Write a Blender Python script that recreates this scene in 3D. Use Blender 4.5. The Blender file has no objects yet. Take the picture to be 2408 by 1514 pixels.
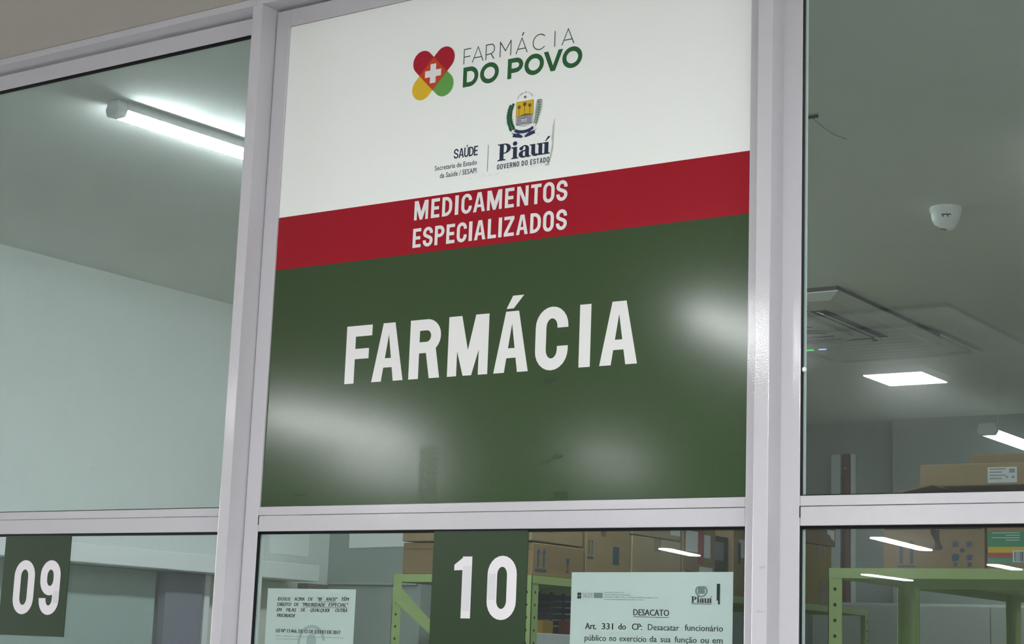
import bpy, math, random
from mathutils import Vector, Matrix
random.seed(7)
sc = bpy.context.scene
COL = sc.collection
PI = math.pi

# ------------------------------------------------------------------ camera
CAM = (2.27208402, -2.46452403, 1.55)
F_PX, YAW, PITCH, ROLL = 4136.4617, math.radians(34.74528899), math.radians(10.6786157), math.radians(2.16424414)
cam = bpy.data.cameras.new('camera')
cam.sensor_fit = 'HORIZONTAL'; cam.sensor_width = 36.0
cam.lens = F_PX * 36.0 / 2408.0
cam.clip_start = 0.05; cam.clip_end = 200
co = bpy.data.objects.new('camera', cam); COL.objects.link(co)
fwd = Vector((-math.sin(YAW) * math.cos(PITCH), math.cos(YAW) * math.cos(PITCH), math.sin(PITCH)))
rgt = Vector((math.cos(YAW), math.sin(YAW), 0))
upv = rgt.cross(fwd)
r2 = math.cos(ROLL) * rgt + math.sin(ROLL) * upv
u2 = -math.sin(ROLL) * rgt + math.cos(ROLL) * upv
m = Matrix((r2, u2, -fwd)).transposed().to_4x4(); m.translation = Vector(CAM)
co.matrix_world = m
sc.camera = co

# ------------------------------------------------------------------ world, exposure
w = bpy.data.worlds.new('world'); sc.world = w; w.use_nodes = True
bg = w.node_tree.nodes['Background']
bg.inputs[0].default_value = (0.90, 0.95, 1.0, 1); bg.inputs[1].default_value = 12.0
vs = sc.view_settings
sc.display_settings.display_device = 'sRGB'
vs.view_transform = 'Standard'; vs.look = 'None'; vs.gamma = 1.0; vs.exposure = 0.0
vs.use_curve_mapping = False

TUBE_HALL = 62.0      # emission of the hall tubes
TUBE_ROOM = 78.0
TUBE_FILL = 118.0    # emission of the unseen fill tubes added over the waiting area      # emission of the pharmacy tubes
TUBE_FAR = 14.0

# ------------------------------------------------------------------ helpers
def sl(c):
    return tuple((x / 12.92 if x <= 0.04045 else ((x + 0.055) / 1.055) ** 2.4) for x in c)
def rgb(r, g, b):
    return sl((r / 255, g / 255, b / 255))

MATS = {}
def mat(name, col, rough=0.5, spec=0.5, noise=0.0, nscale=30, bump=0.0, bscale=200, metal=0.0, coat=0.0, coat_rough=0.1, stretch=None):
    m = bpy.data.materials.new(name); m.use_nodes = True
    nt = m.node_tree; p = nt.nodes['Principled BSDF']
    p.inputs['Base Color'].default_value = (*col, 1); p.inputs['Roughness'].default_value = rough
    p.inputs['Specular IOR Level'].default_value = spec; p.inputs['Metallic'].default_value = metal
    p.inputs['Coat Weight'].default_value = coat; p.inputs['Coat Roughness'].default_value = coat_rough
    tc = nt.nodes.new('ShaderNodeTexCoord')
    src = tc.outputs['Object']
    if stretch:
        mp = nt.nodes.new('ShaderNodeMapping'); mp.inputs['Scale'].default_value = stretch
        nt.links.new(src, mp.inputs['Vector']); src = mp.outputs['Vector']
    n = nt.nodes.new('ShaderNodeTexNoise'); n.inputs['Scale'].default_value = nscale; n.inputs['Detail'].default_value = 5
    nt.links.new(src, n.inputs['Vector'])
    mx = nt.nodes.new('ShaderNodeMix'); mx.data_type = 'RGBA'
    lo = tuple(c * (1 - noise) for c in col); hi = tuple(min(1, c * (1 + noise)) for c in col)
    mx.inputs['A'].default_value = (*lo, 1); mx.inputs['B'].default_value = (*hi, 1)
    nt.links.new(n.outputs['Fac'], mx.inputs['Factor']); nt.links.new(mx.outputs['Result'], p.inputs['Base Color'])
    if bump:
        n2 = nt.nodes.new('ShaderNodeTexNoise'); n2.inputs['Scale'].default_value = bscale; n2.inputs['Detail'].default_value = 2
        nt.links.new(src, n2.inputs['Vector'])
        b = nt.nodes.new('ShaderNodeBump'); b.inputs['Strength'].default_value = bump; b.inputs['Distance'].default_value = 0.002
        nt.links.new(n2.outputs['Fac'], b.inputs['Height']); nt.links.new(b.outputs['Normal'], p.inputs['Normal'])
    MATS[name] = m
    return m

def emit(name, col, strength):
    m = bpy.data.materials.new(name); m.use_nodes = True
    nt = m.node_tree; nt.nodes.remove(nt.nodes['Principled BSDF'])
    e = nt.nodes.new('ShaderNodeEmission'); e.inputs[0].default_value = (*col, 1); e.inputs[1].default_value = strength
    nt.links.new(e.outputs[0], nt.nodes['Material Output'].inputs[0])
    MATS[name] = m
    return m

def glass_mat(name, tint, dirt=0.03, haze=0.05, streak=1.0, film=0.011):
    """clear green-tinted pane: tinted transmission, mirror reflection by angle, dust and a thin haze film"""
    m = bpy.data.materials.new(name); m.use_nodes = True
    nt = m.node_tree; nt.nodes.remove(nt.nodes['Principled BSDF']); L = nt.links.new
    tr = nt.nodes.new('ShaderNodeBsdfTransparent'); tr.inputs[0].default_value = (*tint, 1)
    gl = nt.nodes.new('ShaderNodeBsdfGlossy'); gl.inputs['Roughness'].default_value = 0.0
    gl.inputs[0].default_value = (0.95, 1, 0.98, 1)
    fr = nt.nodes.new('ShaderNodeFresnel'); ge = nt.nodes.new('ShaderNodeNewGeometry')
    ri = nt.nodes.new('ShaderNodeMapRange'); ri.inputs['To Min'].default_value = 1.5; ri.inputs['To Max'].default_value = 1 / 1.5
    L(ge.outputs['Backfacing'], ri.inputs['Value']); L(ri.outputs[0], fr.inputs[0])      # same reflectance on both faces of the pane
    hz = nt.nodes.new('ShaderNodeBsdfRefraction'); hz.inputs['IOR'].default_value = 1.03; hz.inputs['Roughness'].default_value = 0.62
    hz.inputs[0].default_value = (*tint, 1)
    mh = nt.nodes.new('ShaderNodeMixShader'); mh.inputs[0].default_value = haze
    L(tr.outputs[0], mh.inputs[1]); L(hz.outputs[0], mh.inputs[2])
    tc = nt.nodes.new('ShaderNodeTexCoord')
    mp = nt.nodes.new('ShaderNodeMapping'); mp.inputs['Scale'].default_value = (9, 9, 1.1)
    L(tc.outputs['Object'], mp.inputs[0])
    n1 = nt.nodes.new('ShaderNodeTexNoise'); n1.inputs['Scale'].default_value = 9; n1.inputs['Detail'].default_value = 6
    L(mp.outputs[0], n1.inputs['Vector'])
    r1 = nt.nodes.new('ShaderNodeMapRange'); r1.inputs['From Min'].default_value = 0.45; r1.inputs['From Max'].default_value = 0.8
    r1.inputs['To Min'].default_value = dirt * (1 - streak * .4); r1.inputs['To Max'].default_value = dirt * (1 + streak * .6)
    L(n1.outputs['Fac'], r1.inputs['Value'])
    vm = nt.nodes.new('ShaderNodeMapping'); vm.inputs['Scale'].default_value = (1, 0, 0.6); L(tc.outputs['Object'], vm.inputs[0])
    vo = nt.nodes.new('ShaderNodeTexVoronoi'); vo.inputs['Scale'].default_value = 32
    L(vm.outputs[0], vo.inputs['Vector'])
    sp = nt.nodes.new('ShaderNodeSeparateColor'); L(vo.outputs['Color'], sp.inputs[0])
    th = nt.nodes.new('ShaderNodeMath'); th.operation = 'MULTIPLY'; th.inputs[1].default_value = 0.030; L(sp.outputs[0], th.inputs[0])
    lt = nt.nodes.new('ShaderNodeMath'); lt.operation = 'LESS_THAN'; L(vo.outputs['Distance'], lt.inputs[0]); L(th.outputs[0], lt.inputs[1])
    r2_ = nt.nodes.new('ShaderNodeMath'); r2_.operation = 'MULTIPLY'; r2_.inputs[1].default_value = 0.40; L(lt.outputs[0], r2_.inputs[0])
    ad = nt.nodes.new('ShaderNodeMath'); ad.operation = 'ADD'; ad.use_clamp = True
    L(r1.outputs[0], ad.inputs[0]); L(r2_.outputs[0], ad.inputs[1])
    df = nt.nodes.new('ShaderNodeBsdfDiffuse'); df.inputs[0].default_value = (0.8, 0.86, 0.83, 1)
    md = nt.nodes.new('ShaderNodeMixShader')
    L(ad.outputs[0], md.inputs[0]); L(mh.outputs[0], md.inputs[1]); L(df.outputs[0], md.inputs[2])
    mg = nt.nodes.new('ShaderNodeMixShader')
    L(fr.outputs[0], mg.inputs[0]); L(md.outputs[0], mg.inputs[1]); L(gl.outputs[0], mg.inputs[2])
    g2 = nt.nodes.new('ShaderNodeBsdfGlossy'); g2.inputs['Roughness'].default_value = 0.11      # greasy film: soft glow round mirrored lamps
    mf = nt.nodes.new('ShaderNodeMixShader'); mf.inputs[0].default_value = film
    L(mg.outputs[0], mf.inputs[1]); L(g2.outputs[0], mf.inputs[2])
    L(mf.outputs[0], nt.nodes['Material Output'].inputs[0])
    MATS[name] = m
    return m

class MB:
    """collects geometry and links it as ONE mesh object"""
    def __init__(s): s.v = []; s.f = []; s.mi = []
    def face(s, pts, mi=0):
        i = len(s.v); s.v += [tuple(p) for p in pts]; s.f.append(tuple(range(i, i + len(pts)))); s.mi.append(mi); return s
    def box(s, x0, x1, y0, y1, z0, z1, mi=0):
        i = len(s.v)
        s.v += [(x, y, z) for z in (z0, z1) for y in (y0, y1) for x in (x0, x1)]
        for f in ((0, 2, 3, 1), (4, 5, 7, 6), (0, 1, 5, 4), (2, 6, 7, 3), (0, 4, 6, 2), (1, 3, 7, 5)):
            s.f.append(tuple(i + k for k in f)); s.mi.append(mi)
        return s
    def prism(s, pts, axis, a, b, mi=0):
        """closed outline swept along an axis from a to b"""
        def P(p, t):
            return {'x': (t, p[0], p[1]), 'y': (p[0], t, p[1]), 'z': (p[0], p[1], t)}[axis]
        i = len(s.v); n = len(pts)
        s.v += [P(p, a) for p in pts] + [P(p, b) for p in pts]
        s.f.append(tuple(range(i, i + n))); s.f.append(tuple(range(i + 2 * n - 1, i + n - 1, -1))); s.mi += [mi, mi]
        for k in range(n):
            s.f.append((i + k, i + (k + 1) % n, i + n + (k + 1) % n, i + n + k)); s.mi.append(mi)
        return s
    def tube(s, pts, r, n=10, mi=0):
        rings = []
        P = [Vector(p) for p in pts]
        for k, p in enumerate(P):
            d = (P[min(k + 1, len(P) - 1)] - P[max(k - 1, 0)]).normalized()
            a = d.orthogonal().normalized() if k == 0 else (a - a.dot(d) * d).normalized()
            b = d.cross(a); i = len(s.v)
            s.v += [tuple(p + r * (math.cos(2 * PI * j / n) * a + math.sin(2 * PI * j / n) * b)) for j in range(n)]
            rings.append(i)
        for q in range(len(rings) - 1):
            for j in range(n):
                s.f.append((rings[q] + j, rings[q] + (j + 1) % n, rings[q + 1] + (j + 1) % n, rings[q + 1] + j)); s.mi.append(mi)
        s.f.append(tuple(rings[0] + j for j in range(n - 1, -1, -1))); s.f.append(tuple(rings[-1] + j for j in range(n))); s.mi += [mi, mi]
        return s
    def lathe(s, prof, c, n=28, mi=0):
        rings = []
        for r, z in prof:
            i = len(s.v); s.v += [(c[0] + r * math.cos(2 * PI * j / n), c[1] + r * math.sin(2 * PI * j / n), c[2] + z) for j in range(n)]
            rings.append(i)
        for q in range(len(rings) - 1):
            for j in range(n):
                s.f.append((rings[q] + j, rings[q] + (j + 1) % n, rings[q + 1] + (j + 1) % n, rings[q + 1] + j)); s.mi.append(mi)
        s.f.append(tuple(rings[0] + j for j in range(n))); s.f.append(tuple(rings[-1] + j for j in range(n - 1, -1, -1))); s.mi += [mi, mi]
        return s
    def build(s, name, mats, parent=None, bevel=0, smooth=False, fix=True):
        me = bpy.data.meshes.new(name); me.from_pydata(s.v, [], s.f)
        for mm in (mats if isinstance(mats, (list, tuple)) else [mats]): me.materials.append(mm)
        me.polygons.foreach_set('material_index', s.mi)
        if smooth: me.polygons.foreach_set('use_smooth', [True] * len(s.f))
        me.update()
        if fix:
            import bmesh
            bm = bmesh.new(); bm.from_mesh(me); bmesh.ops.recalc_face_normals(bm, faces=bm.faces); bm.to_mesh(me); bm.free()
        o = bpy.data.objects.new(name, me); COL.objects.link(o)
        if parent: o.parent = parent
        if bevel:
            b = o.modifiers.new('bevel', 'BEVEL'); b.width = bevel; b.segments = 2; b.limit_method = 'ANGLE'; b.angle_limit = math.radians(40)
        return o

def tag(o, label, cat, group=None):
    o['label'] = label; o['category'] = cat
    if group: o['group'] = group
    return o
def thing(name, label, cat, group=None, loc=(0, 0, 0)):
    o = bpy.data.objects.new(name, None); COL.objects.link(o); o.empty_display_size = 0.05; o.location = loc
    return tag(o, label, cat, group)
def struct(o):
    o['kind'] = 'structure'; return o
def sempty(name):
    o = bpy.data.objects.new(name, None); COL.objects.link(o); o.empty_display_size = 0.05
    return struct(o)

# ------------------------------------------------------------------ materials
M_frame = mat('white_aluminium', (0.52, 0.507, 0.54), 0.06, 0.5, 0.03, 60, 0.045, 420)
M_gasket = mat('black_rubber', (0.006, 0.007, 0.007), 0.6, 0.3)
M_hallceil = mat('hall_ceiling_paint', (0.50, 0.46, 0.42), 0.8, 0.2, 0.03, 8)
M_hallwall = mat('hall_wall_paint', (0.55, 0.55, 0.53), 0.7, 0.2, 0.04, 5)
M_floor = mat('floor_tile', (0.42, 0.41, 0.39), 0.35, 0.4, 0.06, 6)
M_ceil = mat('room_ceiling_paint', (0.76, 0.78, 0.74), 0.8, 0.2, 0.03, 6)
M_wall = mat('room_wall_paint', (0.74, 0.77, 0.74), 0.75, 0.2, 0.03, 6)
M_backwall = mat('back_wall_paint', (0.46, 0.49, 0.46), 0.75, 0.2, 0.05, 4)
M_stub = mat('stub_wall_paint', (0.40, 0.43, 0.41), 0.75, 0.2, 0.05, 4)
M_white = mat('white_plastic', (0.88, 0.89, 0.88), 0.35, 0.5)
M_cream = mat('cream_paint', (0.80, 0.78, 0.70), 0.6)
M_purple = mat('grey_laminate', (0.24, 0.24, 0.30), 0.45, 0.4, 0.04)
M_greyleaf = mat('greygreen_laminate', (0.42, 0.50, 0.46), 0.5, 0.4, 0.04)
M_brown = mat('taupe_paint', (0.22, 0.19, 0.16), 0.6)
M_green_rack = mat('lime_green_enamel', (0.40, 0.50, 0.19), 0.4, 0.5, 0.06, 20)
M_hole = mat('dark_hole', (0.02, 0.03, 0.015), 0.8, 0.1)
M_card = [mat('cardboard_tan', (0.36, 0.26, 0.15), 0.85, 0.1, 0.08, 14),
          mat('cardboard_brown', (0.30, 0.20, 0.115), 0.85, 0.1, 0.08, 14),
          mat('cardboard_pale', (0.42, 0.32, 0.20), 0.85, 0.1, 0.08, 14),
          mat('cardboard_ochre', (0.38, 0.27, 0.10), 0.85, 0.1, 0.08, 14)]
M_darkbox = mat('dark_grey_card', (0.075, 0.075, 0.075), 0.7, 0.2)
M_tape = mat('packing_tape', (0.24, 0.16, 0.085), 0.25, 0.5)
M_darkfold = mat('dark_fold', (0.03, 0.022, 0.015), 0.9, 0.1)  # dark brown of fold lines and loose tape
M_print = mat('blue_grey_ink', (0.06, 0.10, 0.16), 0.7, 0.2)
M_printk = mat('black_ink', (0.04, 0.04, 0.045), 0.7, 0.2)
M_label = mat('white_label_paper', (0.72, 0.73, 0.76), 0.6, 0.3, 0.04, 90)
M_redtape = mat('red_tape', (0.34, 0.02, 0.025), 0.35, 0.5)
M_paper = mat('white_paper', (0.90, 0.91, 0.90), 0.8, 0.2, 0.02, 30)
M_ink = mat('paper_ink', (0.03, 0.035, 0.04), 0.8, 0.1)
M_inkgrey = mat('paper_grey_ink', (0.30, 0.33, 0.33), 0.8, 0.1)
M_water = mat('paper_watermark', (0.60, 0.64, 0.64), 0.8, 0.1)
M_navy = mat('navy_plastic', (0.012, 0.022, 0.05), 0.5, 0.4)
M_orange = mat('amber_carton', (0.55, 0.30, 0.02), 0.6)
M_redbox = mat('red_carton', (0.30, 0.05, 0.03), 0.6)
M_cabinet = mat('grey_steel', (0.74, 0.76, 0.72), 0.5, 0.4, 0.03)
M_pipe = mat('terracotta_pipe', (0.22, 0.10, 0.07), 0.5, 0.4)
M_dark = mat('dark_slot', (0.015, 0.018, 0.017), 0.6, 0.3)
M_acgrey = mat('ac_plastic', (0.62, 0.63, 0.61), 0.4, 0.5)
# sign
SIGN_R = 0.13
M_sw = mat('sign_white_vinyl', (0.85, 0.875, 0.855), SIGN_R, 0.5, 0.012, 250, 0.004, 700)
M_sr = mat('sign_red_vinyl', (0.31, 0.0032, 0.0145), SIGN_R, 0.5, 0.03, 250, 0.004, 700)
M_sg = mat('sign_green_vinyl', (0.035, 0.066, 0.026), SIGN_R, 0.5, 0.05, 120, 0.004, 700)
M_txtw = mat('sign_white_letters', (0.74, 0.74, 0.735), SIGN_R, 0.5)
M_lred = mat('logo_red', (0.37, 0.008, 0.025), SIGN_R)
M_lmix = mat('logo_vermilion', (0.52, 0.055, 0.018), SIGN_R)
M_lyel = mat('logo_yellow', (0.70, 0.45, 0.025), SIGN_R)
M_lgrn = mat('logo_green', (0.12, 0.34, 0.075), SIGN_R)
M_lthin = mat('logo_dark_grey', (0.055, 0.075, 0.065), SIGN_R)
M_lbold = mat('logo_deep_green', (0.025, 0.11, 0.040), SIGN_R)
M_sblue = mat('state_navy', (0.018, 0.035, 0.065), SIGN_R)
M_crestg = mat('crest_green', (0.022, 0.10, 0.045), SIGN_R)
M_cresty = mat('crest_gold', (0.68, 0.42, 0.03), SIGN_R)
M_crestb = mat('crest_navy', (0.03, 0.04, 0.10), SIGN_R)
M_crestp = mat('crest_palm', (0.10, 0.13, 0.01), SIGN_R)
M_crestk = mat('crest_grey', (0.10, 0.11, 0.11), SIGN_R)
M_tear = mat('torn_vinyl_grey', (0.46, 0.46, 0.45), 0.6, 0.3, 0.35, 160)
M_smudge = mat('smudge_grey', (0.68, 0.69, 0.67), 0.5, 0.3, 0.25, 260)
M_plq = mat('plaque_green', (0.021, 0.044, 0.017), 0.28, 0.5, 0.06, 40)
M_plqt = mat('plaque_white', (0.72, 0.69, 0.72), 0.45, 0.4)
M_plqs = mat('plaque_white_worn', (0.62, 0.61, 0.65), 0.45, 0.4)
M_scuff = mat('scuff_dark', (0.028, 0.05, 0.022), 0.55, 0.3, 0.3, 200)
M_scuffl = mat('scuff_light', (0.036, 0.068, 0.027), 0.155, 0.4, 0.3, 200)
M_pencil = mat('pencil_grey', (0.36, 0.36, 0.38), 0.6, 0.2, 0.3, 300)
M_glass = glass_mat('green_tinted_glass', (0.835, 0.883, 0.874), 0.012, 0.004, .3)
M_glassU = glass_mat('green_tinted_glass_upper', (0.835, 0.883, 0.874), 0.014, 0.004, .3)
M_glassL = glass_mat('green_tinted_glass_dusty', (0.85, 0.886, 0.89), 0.022, 0.004, .6)
M_tube_h = emit('hall_tube_light', (0.95, 0.985, 1.0), TUBE_HALL)
M_tube_fill = emit('waiting_area_tube_light', (0.95, 0.985, 1.0), TUBE_FILL)
M_tube_r = emit('room_tube_light', (0.90, 0.98, 1.0), TUBE_ROOM)
M_panel_r = emit('panel_light', (0.97, 1.0, 0.99), TUBE_HALL)
M_tube_far = emit('far_tube_light', (0.90, 0.98, 1.0), TUBE_FAR)
M_ledg = emit('green_led', (0.05, 0.9, 0.15), 1.2)
M_ledb = emit('blue_led', (0.45, 0.5, 1.0), 1.5)

# ------------------------------------------------------------------ setting: pharmacy room and waiting hall
H = 2.81
XL, YB = -2.33, 6.10
struct(MB().box(-12, 9, -26, 6.4, -0.1, 0).build('floor', M_floor))
struct(MB().box(XL - 0.12, 3.6, 0.03, 6.3, H, H + 0.1).build('ceiling_room', M_ceil))
struct(MB().box(-12, 9, -26, 0.03, H, H + 0.1).build('ceiling_hall', M_hallceil))
struct(MB().box(-12, 9, -26.15, -26, 0, H).build('wall_hall', M_hallwall))
struct(MB().box(9, 9.15, -26, 0, 0, H).build('wall_hall_right', M_hallwall))
struct(MB().box(-12.15, -12, -26, -5, 0, H).build('wall_hall_left', M_hallwall))
struct(MB().box(XL - 0.12, XL, 0.05, 2.95, 0, H).build('wall_left', M_wall))
# stub wall behind the sliding door, then the long back wall with a shallow step
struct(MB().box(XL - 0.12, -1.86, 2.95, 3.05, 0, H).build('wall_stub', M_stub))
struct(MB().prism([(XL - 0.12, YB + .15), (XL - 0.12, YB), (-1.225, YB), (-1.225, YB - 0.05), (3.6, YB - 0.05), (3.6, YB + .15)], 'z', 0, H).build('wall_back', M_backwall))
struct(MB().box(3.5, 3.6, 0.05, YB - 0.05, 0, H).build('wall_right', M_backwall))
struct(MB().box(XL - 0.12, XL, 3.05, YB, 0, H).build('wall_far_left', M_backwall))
# partition wall beyond the glazed bays and the panel below them
b = MB().box(-12, -1.62, 0, 0.05, 0, H).box(2.16, 9, 0, 0.05, 0, H).box(-1.62, 2.16, 0.0, 0.05, 0, 0.86)
struct(b.build('wall_front', M_hallwall))

# ---- aluminium partition: posts, header and windows
FD = 0.017      # depth of the frames behind the face
PX = [(-1.62, -1.594), (-0.0625, -0.037), (1.051, 1.0765), (2.134, 2.16)]
for k, (a, c) in enumerate(PX):
    struct(MB().box(a, c, -0.042, FD + .001, 0.0, 2.795).build('trim_%d' % (k + 1), M_frame, bevel=0.0012))
struct(MB().box(-1.62, -0.0535, -0.042, FD + .001, 2.795, 2.8095).box(-0.0527, 2.16, -0.042, FD + .001, 2.795, 2.8095).build('trim_5', M_frame, bevel=0.001))

def window(n, x0, x1, z0, z1, top=0.035, bot=0.944, glass=M_glass, bead=False, lower=False):
    """x0..x1, z0..z1: the opening inside the stiles"""
    e = sempty('window_%d' % n)
    fr = MB()
    if top:      # the stiles of an upper window run on down past the sill rail
        fr.box(x0 - 0.0345, x0, 0, FD, z0 - bot, z1 + top)
        fr.box(x1, x1 + 0.0335, 0, FD, z0 - bot, z1 + top)
    else: fr.box(x0 + 0.0004, x1 - 0.0004, 0.0004, FD, z0 - 0.07, z0)
    if top: fr.box(x0 + 0.0004, x1 - 0.0004, 0.0004, FD, z1, z1 + top)
    fr.build('window_frame', M_frame, e, bevel=0.0012)
    if top:
        MB().box(x0 + 0.0006, x1 - 0.0006, 0.0002, FD, z0 - 0.046, z0 - 0.0168).build('window_sill', M_frame, e, bevel=0.0010)
        MB().box(x0 + 0.0004, x1 - 0.0004, 0.0004, FD, z0 - 0.0158, z0 - 0.0002).build('glazing_bead', M_frame, e, bevel=0.0008)
    g = MB()
    if glass: g.box(x0, x0 + 0.0012, 0.001, 0.0084, z0, z1).box(x1 - 0.0012, x1, 0.001, 0.0084, z0, z1)
    if glass: g.box(x0, x1, 0.001, 0.0084, z1 - 0.0012, z1).box(x0, x1, 0.001, 0.0075, z0, z0 + 0.0012)
    # rubber lip standing proud of the pane at the head of the opening
    if top: g.box(x0 - .0002, x0 + .0016, -.0004, .001, z0 - .0335, z0 - .0162)      # open slot at the rail joint
    if glass: g.box(x0, x1, 0.0072, 0.0085, z1 - 0.0050, z1)
    if glass: MB().box(x0, x0 + .0014, .0128, .019, z0, z1).box(x1 - .0014, x1, .0128, .019, z0, z1).build('glazing_strip', M_white, e)
    g.build('gasket', M_gasket, e)
    if glass: MB().box(x0 + 0.0001, x1 - 0.0001, 0.0085, 0.0125, z0 + 0.0001, z1 - 0.0001).build('glass', glass, e)
    return e
ZT0, ZT1, ZL1 = 1.804, 2.755, 1.758
window(1, -1.5595, -0.0975, ZT0, ZT1, glass=M_glassL)
window(2, -1.5595, -0.0975, 0.93, ZL1, top=0, bot=0.07, glass=M_glassL)
window(3, 0.0, 1.017, ZT0, ZT1, glass=None)
window(4, 0.0, 1.017, 0.93, ZL1, top=0, bot=0.07)
window(5, 1.1095, 2.10, ZT0, ZT1, glass=M_glassU)
window(6, 1.1095, 2.10, 0.93, ZL1, top=0, bot=0.07)

# ------------------------------------------------------------------ lettering tools (flat vinyl glyphs in the x-z plane)
class Glyphs(MB):
    def __init__(s, y): super().__init__(); s.y = y; s.k = 0; s.hold = False
    def poly(s, pts, T=None):
        P = [T(*p) if T else p for p in pts]
        a = sum(P[i][0] * P[(i + 1) % len(P)][1] - P[(i + 1) % len(P)][0] * P[i][1] for i in range(len(P)))
        if a < 0: P = P[::-1]
        # successive pieces sit a hundredth of a millimetre apart so overlaps of one glyph never share a plane
        yy = s.y - 1e-5 * (s.k % 18)
        if not s.hold: s.k += 1
        s.face([(x, yy, z) for x, z in P])
    def stroke(s, path, th, T=None, closed=False, tv=None):
        """constant-width stroke: th horizontal thickness, tv vertical thickness"""
        tv = tv or th
        path = [p for i, p in enumerate(path) if i == 0 or math.dist(p, path[i - 1]) > 1e-6]
        n = len(path)
        L, R = [], []
        for i, p in enumerate(path):
            if closed: a, c = path[(i - 1) % n], path[(i + 1) % n]
            else: a, c = path[max(i - 1, 0)], path[min(i + 1, n - 1)]
            def nd(u, v):
                dx, dy = v[0] - u[0], v[1] - u[1]; l = math.hypot(dx, dy) or 1
                return dx / l, dy / l
            d1 = nd(a, p) if a != p else nd(p, c); d2 = nd(p, c) if c != p else d1
            nx, ny = -(d1[1] + d2[1]), d1[0] + d2[0]; l = math.hypot(nx, ny) or 1
            nx, ny = nx / l, ny / l
            k = max(0.5, nx * -d1[1] + ny * d1[0])
            L.append((p[0] + nx * th / 2 / k, p[1] + ny * tv / 2 / k)); R.append((p[0] - nx * th / 2 / k, p[1] - ny * tv / 2 / k))
        s.hold = True
        for i in range(n if closed else n - 1):
            j = (i + 1) % n
            s.poly([L[i], L[j], R[j], R[i]], T)
        s.hold = False; s.k += 1
    def ring(s, c, ro, ri, a0, a1, T=None, ci=None, n=24):
        ci = ci or c; s.hold = True
        for k in range(n):
            t0 = math.radians(a0 + (a1 - a0) * k / n); t1 = math.radians(a0 + (a1 - a0) * (k + 1) / n)
            s.poly([(c[0] + ro[0] * math.cos(t0), c[1] + ro[1] * math.sin(t0)), (c[0] + ro[0] * math.cos(t1), c[1] + ro[1] * math.sin(t1)),
                    (ci[0] + ri[0] * math.cos(t1), ci[1] + ri[1] * math.sin(t1)), (ci[0] + ri[0] * math.cos(t0), ci[1] + ri[1] * math.sin(t0))], T)
        s.hold = False; s.k += 1
    def disk(s, c, rx, ry=None, T=None, n=24):
        ry = ry or rx
        s.poly([(c[0] + rx * math.cos(2 * PI * k / n), c[1] + ry * math.sin(2 * PI * k / n)) for k in range(n)], T)
    def rect(s, x0, x1, z0, z1, T=None): s.poly([(x0, z0), (x1, z0), (x1, z1), (x0, z1)], T)

def arc(cx, cz, rx, rz, a0, a1, n=12):
    return [(cx + rx * math.cos(math.radians(a0 + (a1 - a0) * k / n)), cz + rz * math.sin(math.radians(a0 + (a1 - a0) * k / n))) for k in range(n + 1)]
def bez(p0, p1, p2, p3, n=12):
    out = []
    for k in range(n + 1):
        t = k / n; q = 1 - t
        out.append(tuple(q**3 * p0[i] + 3 * q * q * t * p1[i] + 3 * q * t * t * p2[i] + t**3 * p3[i] for i in (0, 1)))
    return out

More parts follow.
